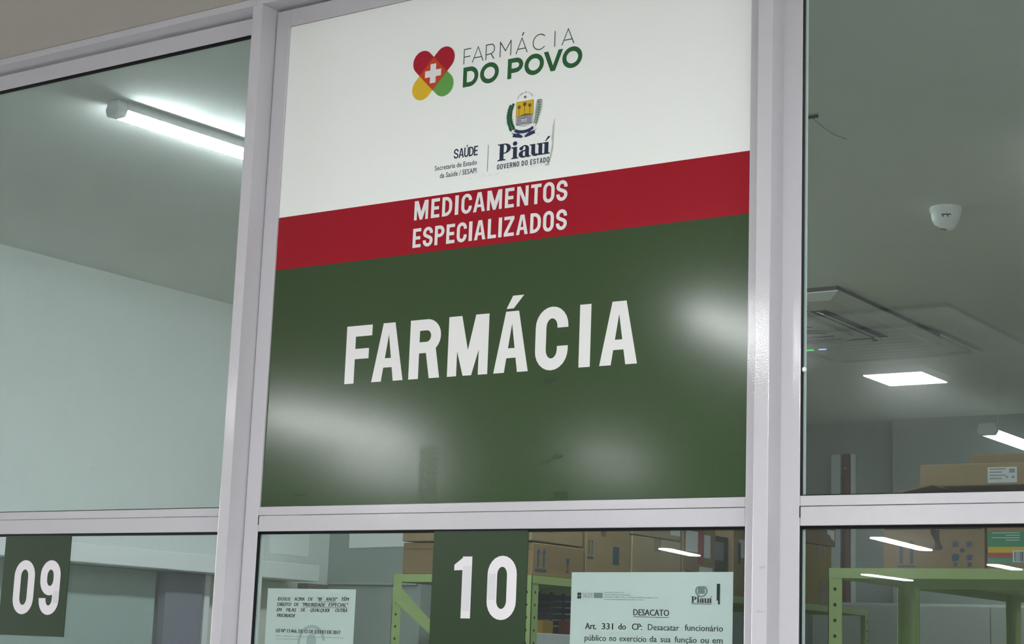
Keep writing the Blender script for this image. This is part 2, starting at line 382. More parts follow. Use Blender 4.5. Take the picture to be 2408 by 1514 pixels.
# condensed grotesque capitals: widths relative to the cap height
WID = dict(F=.565, A=.69, R=.645, M=.82, C=.615, I=.205, E=.52, D=.62, N=.66, T=.57, O=.62, S=.62, P=.60, L=.51, Z=.60, U=.62, G=.62, V=.66)
WID[' '] = .28
WID['Á'] = WID['A']; WID['Ú'] = WID['U']; WID['Í'] = WID['I']; WID['1'] = .45; WID['0'] = .60; WID['9'] = .60
def cond(g, ch, x0, x1, z0, z1, t=0.2, tv=None, over=0.012):
    """draw a condensed letter in the box; t = stem as a fraction of the height"""
    h = z1 - z0; sx = (x1 - x0); tv = (tv or t * 0.92)
    w = sx / h                                   # width in cap heights
    T = lambda x, z: (x0 + x * h, z0 + z * h)
    a, v = t / 2, tv / 2
    base = {'Á': 'A', 'Ú': 'U', 'Í': 'I'}.get(ch, ch)
    rx = w / 2 - a; rz = min(rx * 1.12, .3)
    if base == 'F':
        g.rect(0, t, 0, 1, T); g.rect(t, w, 1 - tv, 1, T); g.rect(t, w * .9, .42, .42 + tv * .95, T)
    elif base == 'E':
        g.rect(0, t, 0, 1, T); g.rect(t, w, 1 - tv, 1, T); g.rect(t, w * .92, .5 - tv / 2, .5 + tv / 2, T); g.rect(t, w, 0, tv, T)
    elif base == 'L':
        g.rect(0, t, 0, 1, T); g.rect(t, w, 0, tv, T)
    elif base == 'I':
        g.rect(0, w, 0, 1, T)
    elif base == 'T':
        g.rect(0, w, 1 - tv, 1, T); g.rect(w / 2 - a, w / 2 + a, 0, 1 - tv, T)
    elif base == 'A':
        k = t * 1.02; ap = t * .62
        g.poly([(0, 0), (k, 0), (w / 2 + .0, 1 - .18 if False else .80), (w / 2, 1), (w / 2 - ap, 1)], T)
        g.poly([(w, 0), (w - k, 0), (w / 2, .80), (w / 2, 1), (w / 2 + ap, 1)], T)
        zb = .235; g.rect(w / 2 - (w / 2 - k) * .72 - .03, w / 2 + (w / 2 - k) * .72 + .03, zb, zb + tv * .85, T)
    elif base == 'V':
        k = t * 1.02; ap = t * .6
        g.poly([(0, 1), (k, 1), (w / 2, .2), (w / 2, 0), (w / 2 - ap, 0)], T)
        g.poly([(w, 1), (w - k, 1), (w / 2, .2), (w / 2, 0), (w / 2 + ap, 0)], T)
    elif base == 'M':
        k = t * .92
        g.rect(0, k, 0, 1, T); g.rect(w - k, w, 0, 1, T)
        q = t * 1.30
        g.poly([(0, 1), (q, 1), (w / 2, .42), (w / 2, 0), (w / 2 - t * .42, 0)], T)
        g.poly([(w, 1), (w - q, 1), (w / 2, .42), (w / 2, 0), (w / 2 + t * .42, 0)], T)
    elif base == 'N':
        k = t * .95
        g.rect(0, k, 0, 1, T); g.rect(w - k, w, 0, 1, T)
        g.poly([(0, 1), (k * 1.1, 1), (w, 0), (w - k * 1.1, 0)], T)
    elif base == 'Z':
        g.rect(0, w, 1 - tv, 1, T); g.rect(0, w, 0, tv, T)
        g.poly([(0, tv * .9), (t * 1.12, tv * .9), (w, 1 - tv * .9), (w - t * 1.12, 1 - tv * .9)], T)
    elif base in 'O0':
        p = arc(w / 2, 1 - rz - v + over, rx, rz, 0, 180) + arc(w / 2, rz + v - over, rx, rz, 180, 360)
        g.stroke(p, t, T, True, tv)
    elif base == 'U':
        p = [(a, 1)] + arc(w / 2, rz + v - over, rx, rz, 180, 360) + [(w - a, 1)]
        g.stroke(p, t, T, False, tv)
    elif base in 'CG':
        p = [(w - a, .665)] + arc(w / 2, 1 - rz - v + over, rx, rz, 0, 180) + arc(w / 2, rz + v - over, rx, rz, 180, 360) + [(w - a, .37 if base == 'C' else .5)]
        g.stroke(p, t, T, False, tv)
        if base == 'G': g.rect(w * .52, w, .5 - tv / 2, .5 + tv / 2, T)
    elif base == 'S':
        r2_ = rz * .94
        p = [(w - a, min(.70, 1 - r2_ - v + over - .025))] + arc(w / 2, 1 - r2_ - v + over, rx, r2_, 0, 180) + \
            bez((a, 1 - r2_ - v), (a, .50), (w - a, .52), (w - a, r2_ + v), 12)[1:-1] + arc(w / 2, r2_ + v - over, rx, r2_, 0, -180) + [(a, max(.30, r2_ + v - over + .025))]
        g.stroke(p, t, T, False, tv)
    elif base == 'D':
        r = min(w * .55, .32)
        p = [(t * .6, 1 - v)] + arc(w - a - r, 1 - v - r, r, r, 90, 0, 8) + arc(w - a - r, v + r, r, r, 0, -90, 8) + [(t * .6, v)]
        g.rect(0, t, 0, 1, T); g.stroke(p, t, T, False, tv)
    elif base in 'PR':
        zm = .40 if base == 'P' else .43                     # underside of the bowl
        zb = zm + v; r = min(w * .46, (1 - v - zb) / 2)
        p = [(t * .6, 1 - v)] + arc(w - a - r, 1 - v - r, r, r, 90, 0, 9) + arc(w - a - r, zb + r, r, r, 0, -90, 9) + [(t * .6, zb)]
        g.rect(0, t, 0, 1, T); g.stroke(p, t, T, False, tv)
        if base == 'R':
            g.poly([(w - t * 1.05, 0), (w, 0), (w * .83, zm + tv * .75), (w * .83 - t * 1.05, zm + tv * .75)], T)
    elif base == '1':
        g.rect(w - t, w, 0, 1, T)
        g.poly([(w - t, 1), (w - t * .62, 1), (w - t, .80), (w - t, .80)], T)
        g.poly([(w * .55, 1), (w, 1), (w - t, .78), (0, .775), (0, .865)], T)
    elif base == '9':
        zc = .44
        p = arc(w / 2, 1 - rz - v + over, rx, rz, 0, 180) + arc(w / 2, zc + rz, rx, rz, 180, 360)
        g.stroke(p, t, T, True, tv)
        p = [(w - a, .75)] + arc(w / 2, rz + v - over, rx, rz, 0, -180) + [(a, .30)]
        g.stroke(p, t, T, False, tv)
    if ch == 'Á':
        g.poly([(w / 2 - .12, 1.045), (w / 2 + .02, 1.045), (w / 2 + .215, 1.255), (w / 2 + .0, 1.255)], T)
    if ch in 'ÚÍ':
        g.poly([(w / 2 - .07, 1.06), (w / 2 + .05, 1.06), (w / 2 + .20, 1.24), (w / 2 + .03, 1.24)], T)

def cond_word(g, text, x0, x1, z0, z1, t=0.2, scale=1.0):
    h = z1 - z0; ws = [WID[c] * scale * h for c in text]
    sp = ((x1 - x0) - sum(ws)) / (len(text) - 1); x = x0
    for c, wd in zip(text, ws):
        if c != ' ': cond(g, c, x, x + wd, z0, z1, t)
        x += wd + sp

FONT_CACHE = {}
def font_polys(text, bold=0.0):
    """outline faces of a run of the default typeface, size 1, left aligned"""
    key = (text, bold)
    if key in FONT_CACHE: return FONT_CACHE[key]
    cu = bpy.data.curves.new('tmp_text', 'FONT'); cu.body = text; cu.size = 1.0; cu.offset = bold; cu.resolution_u = 2
    cu.fill_mode = 'FRONT'
    ob = bpy.data.objects.new('tmp_text', cu); COL.objects.link(ob)
    dg = bpy.context.evaluated_depsgraph_get(); dg.update()
    me = bpy.data.meshes.new_from_object(ob.evaluated_get(dg), depsgraph=dg)
    vs_ = [(v.co.x, v.co.y) for v in me.vertices]; fs = [tuple(p.vertices) for p in me.polygons]
    bpy.data.objects.remove(ob); bpy.data.curves.remove(cu); bpy.data.meshes.remove(me)
    FONT_CACHE[key] = (vs_, fs)
    return vs_, fs
def font_w(text, bold=0.0):
    v, f = font_polys(text, bold)
    return (min(p[0] for p in v), max(p[0] for p in v)) if v else (0, 0)
CAPH = None
def put_text(g, text, x0, z0, cap, width=None, cond_=1.0, bold=0.0, shear=0.0, dbl=0.0):
    """text with cap height `cap`; squeezed to `width` when given; returns the end x"""
    global CAPH
    if CAPH is None: CAPH = max(p[1] for p in font_polys('H')[0])
    v, f = font_polys(text, bold); s = cap / CAPH; lo, hi = font_w(text, bold)
    kx = s * cond_ if width is None else width / max(hi - lo, 1e-6)
    for dx in ([-.5, 0, .5] if dbl else [0]):
        g.hold = True
        for fc in f:
            g.poly([(x0 + dx * dbl * cap + (v[i][0] - lo) * kx + shear * v[i][1] * s, z0 + v[i][1] * s) for i in fc])
        g.hold = False; g.k += 1
    return x0 + (hi - lo) * kx
def justify(g, words, x0, x1, z0, cap, cond_=1.0, bold=0.0, shear=0.0, dz=0.0, under=None):
    global CAPH
    if CAPH is None: CAPH = max(p[1] for p in font_polys('H')[0])
    k = cap / CAPH * cond_
    ws = [(font_w(q, bold)[1] - font_w(q, bold)[0]) * k for q in words]
    sp = (x1 - x0 - sum(ws)) / max(1, len(words) - 1); x = x0; spans = []
    for q, wd in zip(words, ws):
        put_text(g, q, x, z0 + dz * (x - x0) / (x1 - x0), cap, None, cond_, bold, shear); spans.append((x, x + wd)); x += wd + sp
    if under:
        a, c = under; g.rect(spans[a][0], spans[c][1], z0 - cap * .32, z0 - cap * .22)

# ------------------------------------------------------------------ the pharmacy sign
sign = thing('sign_board', 'large white, red and green pharmacy sign filling the upper middle bay', 'sign')
SY = 0.004
MB().box(0.0005, 1.0165, SY, 0.012, 2.3646, 2.7543).build('white_field', M_sw, sign)['label'] = 'white upper part of the sign'
MB().box(0.0005, 1.0165, SY, 0.012, 2.2597, 2.3646).build('red_band', M_sr, sign)['label'] = 'red band across the sign'
MB().box(0.0005, 1.0165, SY, 0.012, 1.8048, 2.2597).build('green_field', M_sg, sign)['label'] = 'dark green lower part of the sign'
L1, L2, L3, L4, L5 = (SY - k * 0.00025 for k in (1, 2, 3, 4, 5))
# big word
g = Glyphs(L1)
for ch, a, c in (('F', .1885, .2490), ('A', .2522, .3247), ('R', .3376, .4070), ('M', .4241, .5116), ('Á', .5245, .5968), ('C', .6105, .6770), ('I', .6995, .7220), ('A', .7405, .8136)):
    cond(g, ch, a, c, 2.0277, 2.1355, .204)
g.build('lettering', M_txtw, sign, fix=False)['label'] = 'large white word FARMÁCIA on green'
g = Glyphs(L1)
for ch, a, c in (('M', .3332, .3650), ('E', .3717, .3909), ('D', .3967, .4191), ('I', .4255, .4333), ('C', .4397, .4629), ('A', .4664, .4921), ('M', .4966, .5287), ('E', .5351, .5545), ('N', .5606, .5850), ('T', .5902, .6119), ('O', .6158, .6395), ('S', .6436, .6663)):
    cond(g, ch, a, c, 2.3229, 2.3590, .185)
g.build('lettering', M_txtw, sign, fix=False)['label'] = 'white word MEDICAMENTOS on red'
g = Glyphs(L1)
cond_word(g, 'ESPECIALIZADOS', .3325, .6670, 2.2711, 2.3070, .185)
g.build('lettering', M_txtw, sign, fix=False)['label'] = 'white word ESPECIALIZADOS on red'

# heart logo made of two crossed capsules
def capsule(p, q, r, y, full=True):
    gg = Glyphs(y); dx, dz = q[0] - p[0], q[1] - p[1]; a = math.degrees(math.atan2(dz, dx))
    pts = arc(p[0], p[1], r, r, a + 90, a + 270, 20)
    pts += arc(q[0], q[1], r, r, a - 90, a + 90, 20) if full else [(q[0] + r * math.cos(math.radians(a - 90)), q[1] + r * math.sin(math.radians(a - 90))), (q[0] + r * math.cos(math.radians(a + 90)), q[1] + r * math.sin(math.radians(a + 90)))]
    gg.poly(pts); return gg
cx, cz, dd, rr = .3618, 2.6000, .0253, .0226
hl = capsule((cx + dd, cz + dd), (cx - dd, cz - dd), rr, L1).build('heart_logo', M_lyel, sign, fix=False)
hl['label'] = 'heart shaped logo of crossed red, yellow and green capsules'
capsule((cx - dd, cz + dd), (cx + dd, cz - dd), rr, L2).build('green_lobe', M_lgrn, hl, fix=False)['label'] = 'green lobe'
capsule((cx + dd, cz + dd), (cx, cz), rr, L3, False).build('red_lobe', M_lred, hl, fix=False)['label'] = 'red lobe'
capsule((cx - dd, cz + dd), (cx, cz), rr, L3 - .0001, False).build('red_lobe', M_lred, hl, fix=False)['label'] = 'red lobe'
g = Glyphs(L4); k = rr * math.sqrt(2); g.poly([(cx, cz - k), (cx + k, cz), (cx, cz + k), (cx - k, cz)]); g.build('diamond', M_lmix, hl, fix=False)['label'] = 'orange red diamond'
g = Glyphs(L5); a, c = .0186, .0065
g.poly([(cx - c, cz - a), (cx + c, cz - a), (cx + c, cz - c), (cx + a, cz - c), (cx + a, cz + c), (cx + c, cz + c), (cx + c, cz + a), (cx - c, cz + a), (cx - c, cz + c), (cx - a, cz + c), (cx - a, cz - c), (cx - c, cz - c)])
g.build('white_cross', M_txtw, hl, fix=False)['label'] = 'white cross'

# thin geometric FARMÁCIA
g = Glyphs(L1); z0, z1 = 2.6063, 2.6356; h = z1 - z0; t = .0019
def LT(x): return lambda a, c: (x + a * h, z0 + c * h)
q = t / h
xs = dict(F=.4301, A1=.4490, R=.4795, M=.5108, A2=.5455, C=.5826, I=.6285, A3=.6437)
T = LT(xs['F']); g.rect(0, q, 0, 1, T); g.rect(q, .56, 1 - q, 1, T); g.rect(q, .52, .50 - q, .50, T)
for key in ('A1', 'A2', 'A3'):
    T = LT(xs[key]); wd = .90 if key != 'A3' else .92
    g.stroke([(q / 2, 0), (wd / 2, 1 - q * .3), (wd - q / 2, 0)], q, T)
    g.rect(wd * .16, wd * .84, .26, .26 + q, T)
T = LT(xs['A2']); g.poly([(.42, 1.12), (.50, 1.12), (.62, 1.33), (.51, 1.33)], T)
T = LT(xs['R']); g.rect(0, q, 0, 1, T); g.stroke([(q, 1 - q / 2), (.40, 1 - q / 2)] + arc(.40, .665, .26, .335 - q / 2, 90, -90, 14) + [(q, .33)], q, T); g.poly([(.60, 0), (.685, 0), (.46, .34), (.375, .34)], T)
T = LT(xs['M']); g.rect(0, q, 0, 1, T); g.rect(.86 - q, .86, 0, 1, T); g.stroke([(q / 2, .97), (.43, .36), (.86 - q / 2, .97)], q, T)
T = LT(xs['C']); g.stroke(arc(.50, .5, .485, .5 - q / 2 + .015, 42, 318, 30), q, T)
T = LT(xs['I']); g.rect(0, q, 0, 1, T)
g.build('lettering', M_lthin, sign, fix=False)['label'] = 'thin grey word FARMÁCIA beside the heart logo'
# bold geometric DO POVO
g = Glyphs(L1); z0, z1 = 2.5618, 2.5998; h = z1 - z0; q = .225
T = LT(.4308); g.rect(0, q, 0, 1, T); g.stroke([(q * .8, 1 - q / 2), (.40, 1 - q / 2)] + arc(.40, .5, .50 - q / 2, .5 - q / 2, 90, -90, 20) + [(q * .8, q / 2)], q, T)
def bigO(x, wd):
    T = LT(x); g.stroke(arc(wd / 2, .5, wd / 2 - q / 2, .5 - q / 2 + .02, 0, 360, 40)[:-1], q, T, True)
bigO(.4690, 1.09)
g.build('lettering', M_lbold, sign, fix=False)['label'] = 'bold green word DO'
g = Glyphs(L1)
T = LT(.5297); g.rect(0, q, 0, 1, T); g.stroke([(q * .8, 1 - q / 2), (.46, 1 - q / 2)] + arc(.46, .635, .42 - q / 2, .365 - q / 2, 90, -90, 16) + [(q * .8, .27 + q / 2)], q, T)
bigO(.5662, 1.09)
T = LT(.6068); wd = 1.07; k = .25
g.poly([(0, 1), (k, 1), (wd / 2, .28), (wd / 2, 0), (wd / 2 - .12, 0)], T); g.poly([(wd, 1), (wd - k, 1), (wd / 2, .28), (wd / 2, 0), (wd / 2 + .12, 0)], T)
bigO(.6465, 1.09)
g.build('lettering', M_lbold, sign, fix=False)['label'] = 'bold green word POVO'

# SAÚDE block
g = Glyphs(L1); cond_word(g, 'SAÚDE', .4176, .4713, 2.4288, 2.4467, .155, .94)
g.build('lettering', M_sblue, sign, fix=False)['label'] = 'dark word SAÚDE'
g = Glyphs(L1)
put_text(g, 'Secretaria de Estado', .3755, 2.4118, .0088, .0946, bold=.008)
put_text(g, 'da Saúde / SESAPI', .3878, 2.3962, .0092, .0822, bold=.008)
g.build('lettering', M_sblue, sign, fix=False)['label'] = 'small words Secretaria de Estado da Saúde / SESAPI'
g = Glyphs(L1); g.rect(.4934, .4945, 2.395, 2.445); g.build('divider', M_crestk, sign, fix=False)['label'] = 'thin vertical line'

def piaui(g, x0, x1, z0, cap):
    """bold bracketed-serif word; x0..x1 whole word, cap = height of the P"""
    u = (x1 - x0) / 3.55
    T = lambda a, c: (x0 + a * u, z0 + c * cap)
    # P
    g.rect(.14, .42, 0, 1, T); g.poly([(-.0, 0), (.58, 0), (.58, .05), (.42, .10), (.14, .10), (0, .05)], T); g.poly([(0, 1), (.2, 1), (.2, .90), (0, .95)], T)
    g.ring((.46, .70), (.45, .30), (.17, .235), -90, 90, T, ci=(.47, .70)); g.rect(.40, .47, .93, 1, T); g.rect(.40, .47, .40, .465, T)
    def stem(x, acc):
        g.rect(x, x + .27, 0, .70, T); g.poly([(x - .12, 0), (x + .38, 0), (x + .38, .045), (x + .27, .09), (x, .09), (x - .12, .045)], T)
        g.poly([(x - .13, .70), (x + .02, .70), (x + .02, .60), (x - .13, .65)], T)
        if acc: g.poly([(x + .02, .76), (x + .10, .76), (x + .36, .97), (x + .34, 1.03), (x + .23, 1.03)], T)
        else: g.disk((x + .12, .90), .155, .125, T)
    stem(1.07, False)
    # a
    x = 1.46
    g.rect(x + .44, x + .70, .12, .52, T); g.ring((x + .40, .50), (.30, .22), (.08, .155), 0, 150, T, ci=(x + .38, .50)); g.disk((x + .17, .545), .13, .105, T)
    g.ring((x + .33, .21), (.33, .22), (.10, .14), 60, 330, T, ci=(x + .38, .22)); g.poly([(x + .30, .43), (x + .46, .44), (x + .46, .36), (x + .36, .36)], T)
    g.poly([(x + .44, .16), (x + .70, .16), (x + .74, .06), (x + .86, .07), (x + .86, .03), (x + .72, -.01), (x + .54, .0)], T)
    # u
    x = 2.30
    g.rect(x + .02, x + .28, .17, .70, T); g.poly([(x - .10, .70), (x + .05, .70), (x + .05, .60), (x - .10, .65)], T)
    g.ring((x + .32, .19), (.30, .205), (.05, .11), 180, 320, T, ci=(x + .34, .22))
    g.rect(x + .50, x + .76, 0, .70, T); g.poly([(x + .38, .70), (x + .53, .70), (x + .53, .60), (x + .38, .65)], T); g.poly([(x + .50, 0), (x + .90, 0), (x + .90, .045), (x + .76, .09), (x + .5, .09)], T)
    stem(3.20, True)
g = Glyphs(L1); piaui(g, .5150, .6260, 2.4112, .0313)
g.build('lettering', M_sblue, sign, fix=False)['label'] = 'large serif word Piauí'
g = Glyphs(L1); cond_word(g, 'GOVERNO DO ESTADO', .5148, .6263, 2.3960, 2.4055, .17, .93)
g.build('lettering', M_sblue, sign, fix=False)['label'] = 'words GOVERNO DO ESTADO under the serif word'

# state coat of arms
ca = Glyphs(L1); X0, X1, ZT, ZM, ZB = .5515, .5889, 2.5158, 2.4893, 2.4735
outer = [(X0, ZT), (X1, ZT), (X1, ZB + .003)] + arc(X1 - .006, ZB + .004, .006, .006, 0, -70, 6) + [(.5702, ZB - .005)] + arc(X0 + .006, ZB + .004, .006, .006, -110, -180, 6)
ca.poly(outer); arms = ca.build('coat_of_arms', M_crestk, sign, fix=False); arms['label'] = 'state coat of arms with palms on gold, waves and green branches'
g = Glyphs(L2); ins = .0006
g.poly([(X0 + ins, ZM - .0014), (X1 - ins, ZM - .0014), (X1 - ins, ZB + .003)] + arc(X1 - .006, ZB + .004, .0054, .0054, 0, -70, 6) + [(.5702, ZB - .0042)] + arc(X0 + .006, ZB + .004, .0054, .0054, -110, -180, 6))
g.build('water_field', M_txtw, arms, fix=False)['label'] = 'white field'
g = Glyphs(L3)
for k in range(6):
    z = ZM - .0030 - k * .0026
    g.rect(X0 + .002, X1 - .002 if k not in (2, 3) else X0 + .013, z - .0007, z + .0007)
    if k in (2, 3): g.rect(X1 - .013, X1 - .002, z - .0007, z + .0007)
g.stroke([(.565, ZM - .0095), (.568, ZM - .011), (.5705, ZM - .0095), (.573, ZM - .011), (.576, ZM - .0095)], .0009)
g.stroke([(.566, ZM - .0075), (.570, ZM - .0068), (.574, ZM - .0078)], .0007)
g.build('waves', M_crestb, arms, fix=False)['label'] = 'navy wave lines'
g = Glyphs(L2); g.rect(X0 + ins, X1 - ins, ZM - .0014, ZT - ins); g.build('gold_field', M_cresty, arms, fix=False)['label'] = 'gold field'
g = Glyphs(L3)
g.poly([(X0 + ins, ZM - .0014), (X1 - ins, ZM - .0014), (X1 - ins, ZM - .0002), (.580, ZM + .0012), (.573, ZM + .0022), (.566, ZM + .0012), (.560, ZM - .0002), (X0 + ins, ZM - .0010)])
for px, pz, s in ((.5585, 2.5055, 1.0), (.5702, 2.5095, 1.15), (.5812, 2.5062, 1.0)):
    g.rect(px - .0005, px + .0005, ZM - .001, pz)
    pts = []
    for k in range(18):
        rk = (.0042 if k % 2 == 0 else .0028) * s; an = 2 * PI * k / 18 + .2
        pts.append((px + rk * math.cos(an), pz + rk * math.sin(an) * .95))
    g.poly(pts)
g.build('palms', M_crestp, arms, fix=False)['label'] = 'three dark palms'
g = Glyphs(L2); pts = []
for k in range(10):
    rk = .0040 if k % 2 == 0 else .0017; pts.append((.5702 + rk * math.sin(2 * PI * k / 10), 2.5228 + rk * math.cos(2 * PI * k / 10)))
g.poly(pts)
v0 = 'ESTADO DO PIAUÍ'
for k, ch in enumerate(v0):
    if ch == ' ': continue
    an = math.radians(152 - k * (152 - 28) / (len(v0) - 1)); R_ = .0185
    cxk, czk = .5703 + R_ * math.cos(an), 2.5133 + R_ * .98 * math.sin(an); rot = an - PI / 2
    gg = Glyphs(L2); hh = .0030; cond(gg, ch, -WID[ch] * hh / 2, WID[ch] * hh / 2, -hh / 2, hh / 2, .17)
    for f in gg.f:
        g.poly([(cxk + gg.v[i][0] * math.cos(rot) - gg.v[i][2] * math.sin(rot), czk + gg.v[i][0] * math.sin(rot) + gg.v[i][2] * math.cos(rot)) for i in f])
g.build('motto_and_star', M_crestk, arms, fix=False)['label'] = 'grey star under arched words ESTADO DO PIAUÍ'
g = Glyphs(L2); rnd = random.Random(3)
for k in range(12):                                  # left branch: lobed leaves along a curve
    f = k / 11; bx = .5450 - .0085 * math.sin(PI * (f * .8 + .15)) + .0012; bz = 2.5110 - f * .044
    for sgn in (-1, 1):
        lx = bx + sgn * .0030; pts = []
        ph = rnd.random() * 2
        for j in range(10):
            rk = (.0042 if k % 3 else .0034) if j % 2 == 0 else .0026; pts.append((lx + rk * math.cos(2 * PI * j / 10 + ph), bz + sgn * .0008 + rk * math.sin(2 * PI * j / 10 + ph)))
        g.poly(pts)
g.stroke([(.5440, 2.5130), (.5375, 2.495), (.5385, 2.478), (.5490, 2.4655)], .0009)
g.build('branch', M_crestg, arms, fix=False)['label'] = 'leafy green branch left of the shield'
g = Glyphs(L2)
for k in range(15):                                  # right branch: paired arching leaflets
    f = k / 14; bx = .5985 + .0030 * math.sin(PI * (.35 + f * .75)) - .0035 * f; bz = 2.5125 - f * .041
    for sgn in (-1, 1):
        L_ = .0075 * (.75 + .35 * math.sin(PI * min(1, f + .2)))
        g.poly([(bx, bz + .0012), (bx + sgn * L_ * .5, bz + .0014), (bx + sgn * L_, bz - .0022), (bx + sgn * L_ * .45, bz - .0002), (bx, bz - .0004)])
g.stroke([(.5995, 2.5135), (.6015, 2.497), (.5985, 2.475), (.5945, 2.466)], .0009)
g.build('branch', M_crestg, arms, fix=False)['label'] = 'feathery green branch right of the shield'
g = Glyphs(L2)
for k in range(3): g.disk((.5445 - [0, .0062, .0075][k], 2.5135 - [0, .0095, .019][k]), .0022)
g.build('cotton_bolls', M_txtw, arms, fix=False)['label'] = 'white bolls'
g = Glyphs(L3)
g.stroke(bez((.5505, 2.4640), (.560, 2.4570), (.581, 2.4570), (.5900, 2.4645)), .0058)
g.poly([(.5429, 2.4612), (.5470, 2.4585), (.5600, 2.4560), (.5690, 2.4500), (.5655, 2.4478), (.5560, 2.4498), (.5460, 2.4520), (.5478, 2.4560)])
g.poly([(.5977, 2.4620), (.5935, 2.4590), (.5805, 2.4560), (.5715, 2.4500), (.5750, 2.4478), (.5845, 2.4500), (.5950, 2.4530), (.5930, 2.4570)])
g.stroke([(.5520, 2.4612), (.5680, 2.4500)], .0016); g.stroke([(.5885, 2.4612), (.5725, 2.4500)], .0016)
rb = g.build('ribbon', M_crestb, arms, fix=False); rb['label'] = 'navy ribbon'

# torn edge, adhesive smudges and scuffs on the sign
g = Glyphs(L1)
g.poly([(.6350, 2.4752), (.6330, 2.4700), (.6310, 2.4600), (.6303, 2.4480), (.6290, 2.4400), (.6300, 2.4320), (.6312, 2.4300), (.6340, 2.4290), (.6342, 2.4480), (.6348, 2.4650)])
g.poly([(.6312, 2.4300), (.6340, 2.4290), (.6338, 2.4200), (.6310, 2.4080), (.6285, 2.3990), (.6262, 2.3900), (.6166, 2.3908), (.6215, 2.3950), (.6262, 2.3985), (.6275, 2.4100)])
g.build('torn_edge', M_tear, sign, fix=False)['label'] = 'grey torn vinyl strip right of the serif word'
g = Glyphs(L1); rnd = random.Random(11)
for k in range(46):
    x = .452 + .165 * (k / 46) + rnd.uniform(-.002, .002); z = 2.3868 + .0045 * (k / 46) + rnd.uniform(-.0022, .0022)
    if rnd.random() < .45: continue
    a = rnd.uniform(.0008, .0028); g.poly([(x, z), (x + a * 1.6, z + rnd.uniform(-.001, .001)), (x + a * 1.4, z + a), (x + a * .2, z + a * 1.2)])
for x, z in ((.5262, 2.4795), (.5988, 2.4500), (.6000, 2.4478), (.5640, 2.4445), (.598, 2.447)):
    g.poly([(x, z), (x + .002, z + .0006), (x + .0024, z + .003), (x + .0005, z + .0022)])
g.build('smudges', M_smudge, sign, fix=False)['label'] = 'grey glue smudges under the words'
g = Glyphs(L1)
g.poly([(.6285, 2.0130), (.6285, 2.0020), (.6400, 2.0035), (.6560, 2.0095), (.6680, 2.0130), (.6690, 2.0170), (.6600, 2.0180), (.6500, 2.0165)])
for x, z, a, c in ((.652, 1.872, .004, .008), (.657, 1.874, .003, .011), (.6625, 1.873, .003, .012), (.668, 1.876, .006, .006), (.640, 1.868, .010, .005), (.628, 1.864, .007, .004)):
    g.rect(x, x + a, z, z + c)
g.rect(.6590, .6860, 1.8062, 1.8190)
for k in range(6): g.rect(.0760 + k * .0065, .0800 + k * .0065, 1.8240, 1.8265)
g.build('scuffs', M_scuff, sign, fix=False)['label'] = 'dark scuffs and tape marks on the green part'
g = Glyphs(L1 + .0001); g.rect(.372, .412, 1.808, 1.905); g.build('tape_residue', M_scuffl, sign, fix=False)['label'] = 'faint tape residue on the green part'

# ------------------------------------------------------------------ number plaques stuck on the panes
def plaque(name, label, x0, x1, z0, z1, parts, worn=None):
    e = thing(name, label, 'number sign')
    MB().box(x0, x1, 0.0062, 0.0083, z0, z1).build('plate', M_plq, e)
    g = Glyphs(0.0058)
    for ch, a, c in parts: cond(g, ch, a, c, 1.6068 if '1' in [p[0] for p in parts] else 1.5945, 1.7118 if '1' in [p[0] for p in parts] else 1.7028, .19)
    n = g.build('digits', M_plqt, e, fix=False); n['label'] = 'white digits'
    for q in worn:
        g = Glyphs(0.0055); g.rect(*q); g.build('worn_patch', M_plqs, e, fix=False)['label'] = 'greyed patch on a digit'
    return e
plaque('number_plaque', 'dark green plaque with white number 09 on the left lower pane', -0.7170, -0.5165, 1.550, 1.7545, (('0', -.6790, -.6160), ('9', -.5985, -.5384)), [(-.5560, -.5400, 1.617, 1.642)])
plaque('number_plaque', 'dark green plaque with white number 10 on the middle lower pane', 0.4095, 0.6080, 1.5560, 1.7560, (('1', .4570, .4945), ('0', .5279, .5880)), [(.4758, .4930, 1.619, 1.696), (.5290, .5455, 1.639, 1.683)])

# ------------------------------------------------------------------ paper notices behind the middle pane
def sheet(name, label, x0, x1, z0, z1, y=0.0140, tilt=0.0):
    e = thing(name, label, 'notice')
    MB().prism([(x0, z0), (x1, z0), (x1, z1 + tilt), (x0, z1)], 'y', y, y + 0.0008).build('paper', M_paper, e)
    return e
PYT = 0.0137
n1 = sheet('paper_notice', 'small mint-tinted notice with italic capitals, left of plaque 10', .0225, .2335, 1.358, 1.6535)
g = Glyphs(PYT)
def word_row(g, items, fx, z, cap, bold, shear=0.0, slope=0.0, under=()):
    for q, p0, p1 in items:
        a, c = fx(p0), fx(p1); put_text(g, q, a, z + slope * (a - fx(items[0][1])), cap, c - a - shear * cap * .6, 1, 0, shear, bold)
    for p0, p1 in under: g.rect(fx(p0), fx(p1), z + slope * (fx(p0) - fx(items[0][1])) - cap * .30, z + slope * (fx(p0) - fx(items[0][1])) - cap * .20)
fx1 = lambda p: .0485 + (p - 352) * .1705 / 700
word_row(g, (('IDOSOS', 352, 478), ('ACIMA', 518, 622), ('DE', 655, 702), ('“80', 743, 792), ('ANOS”', 828, 940), ('TÊM', 975, 1052)), fx1, 1.6313, .0062, .10, .22, .009, ((756, 935),))
word_row(g, (('DIREITO', 350, 492), ('DE', 520, 565), ('“PRIORIDADE', 597, 825), ('ESPECIAL”', 860, 1048)), fx1, 1.6214, .0062, .10, .22, .009, ((600, 1048),))
word_row(g, (('EM', 348, 397), ('FILAS', 445, 543), ('DE', 590, 633), ('QUALQUER', 683, 875), ('OUTRA', 925, 1045)), fx1, 1.6114, .0062, .10, .22, .009)
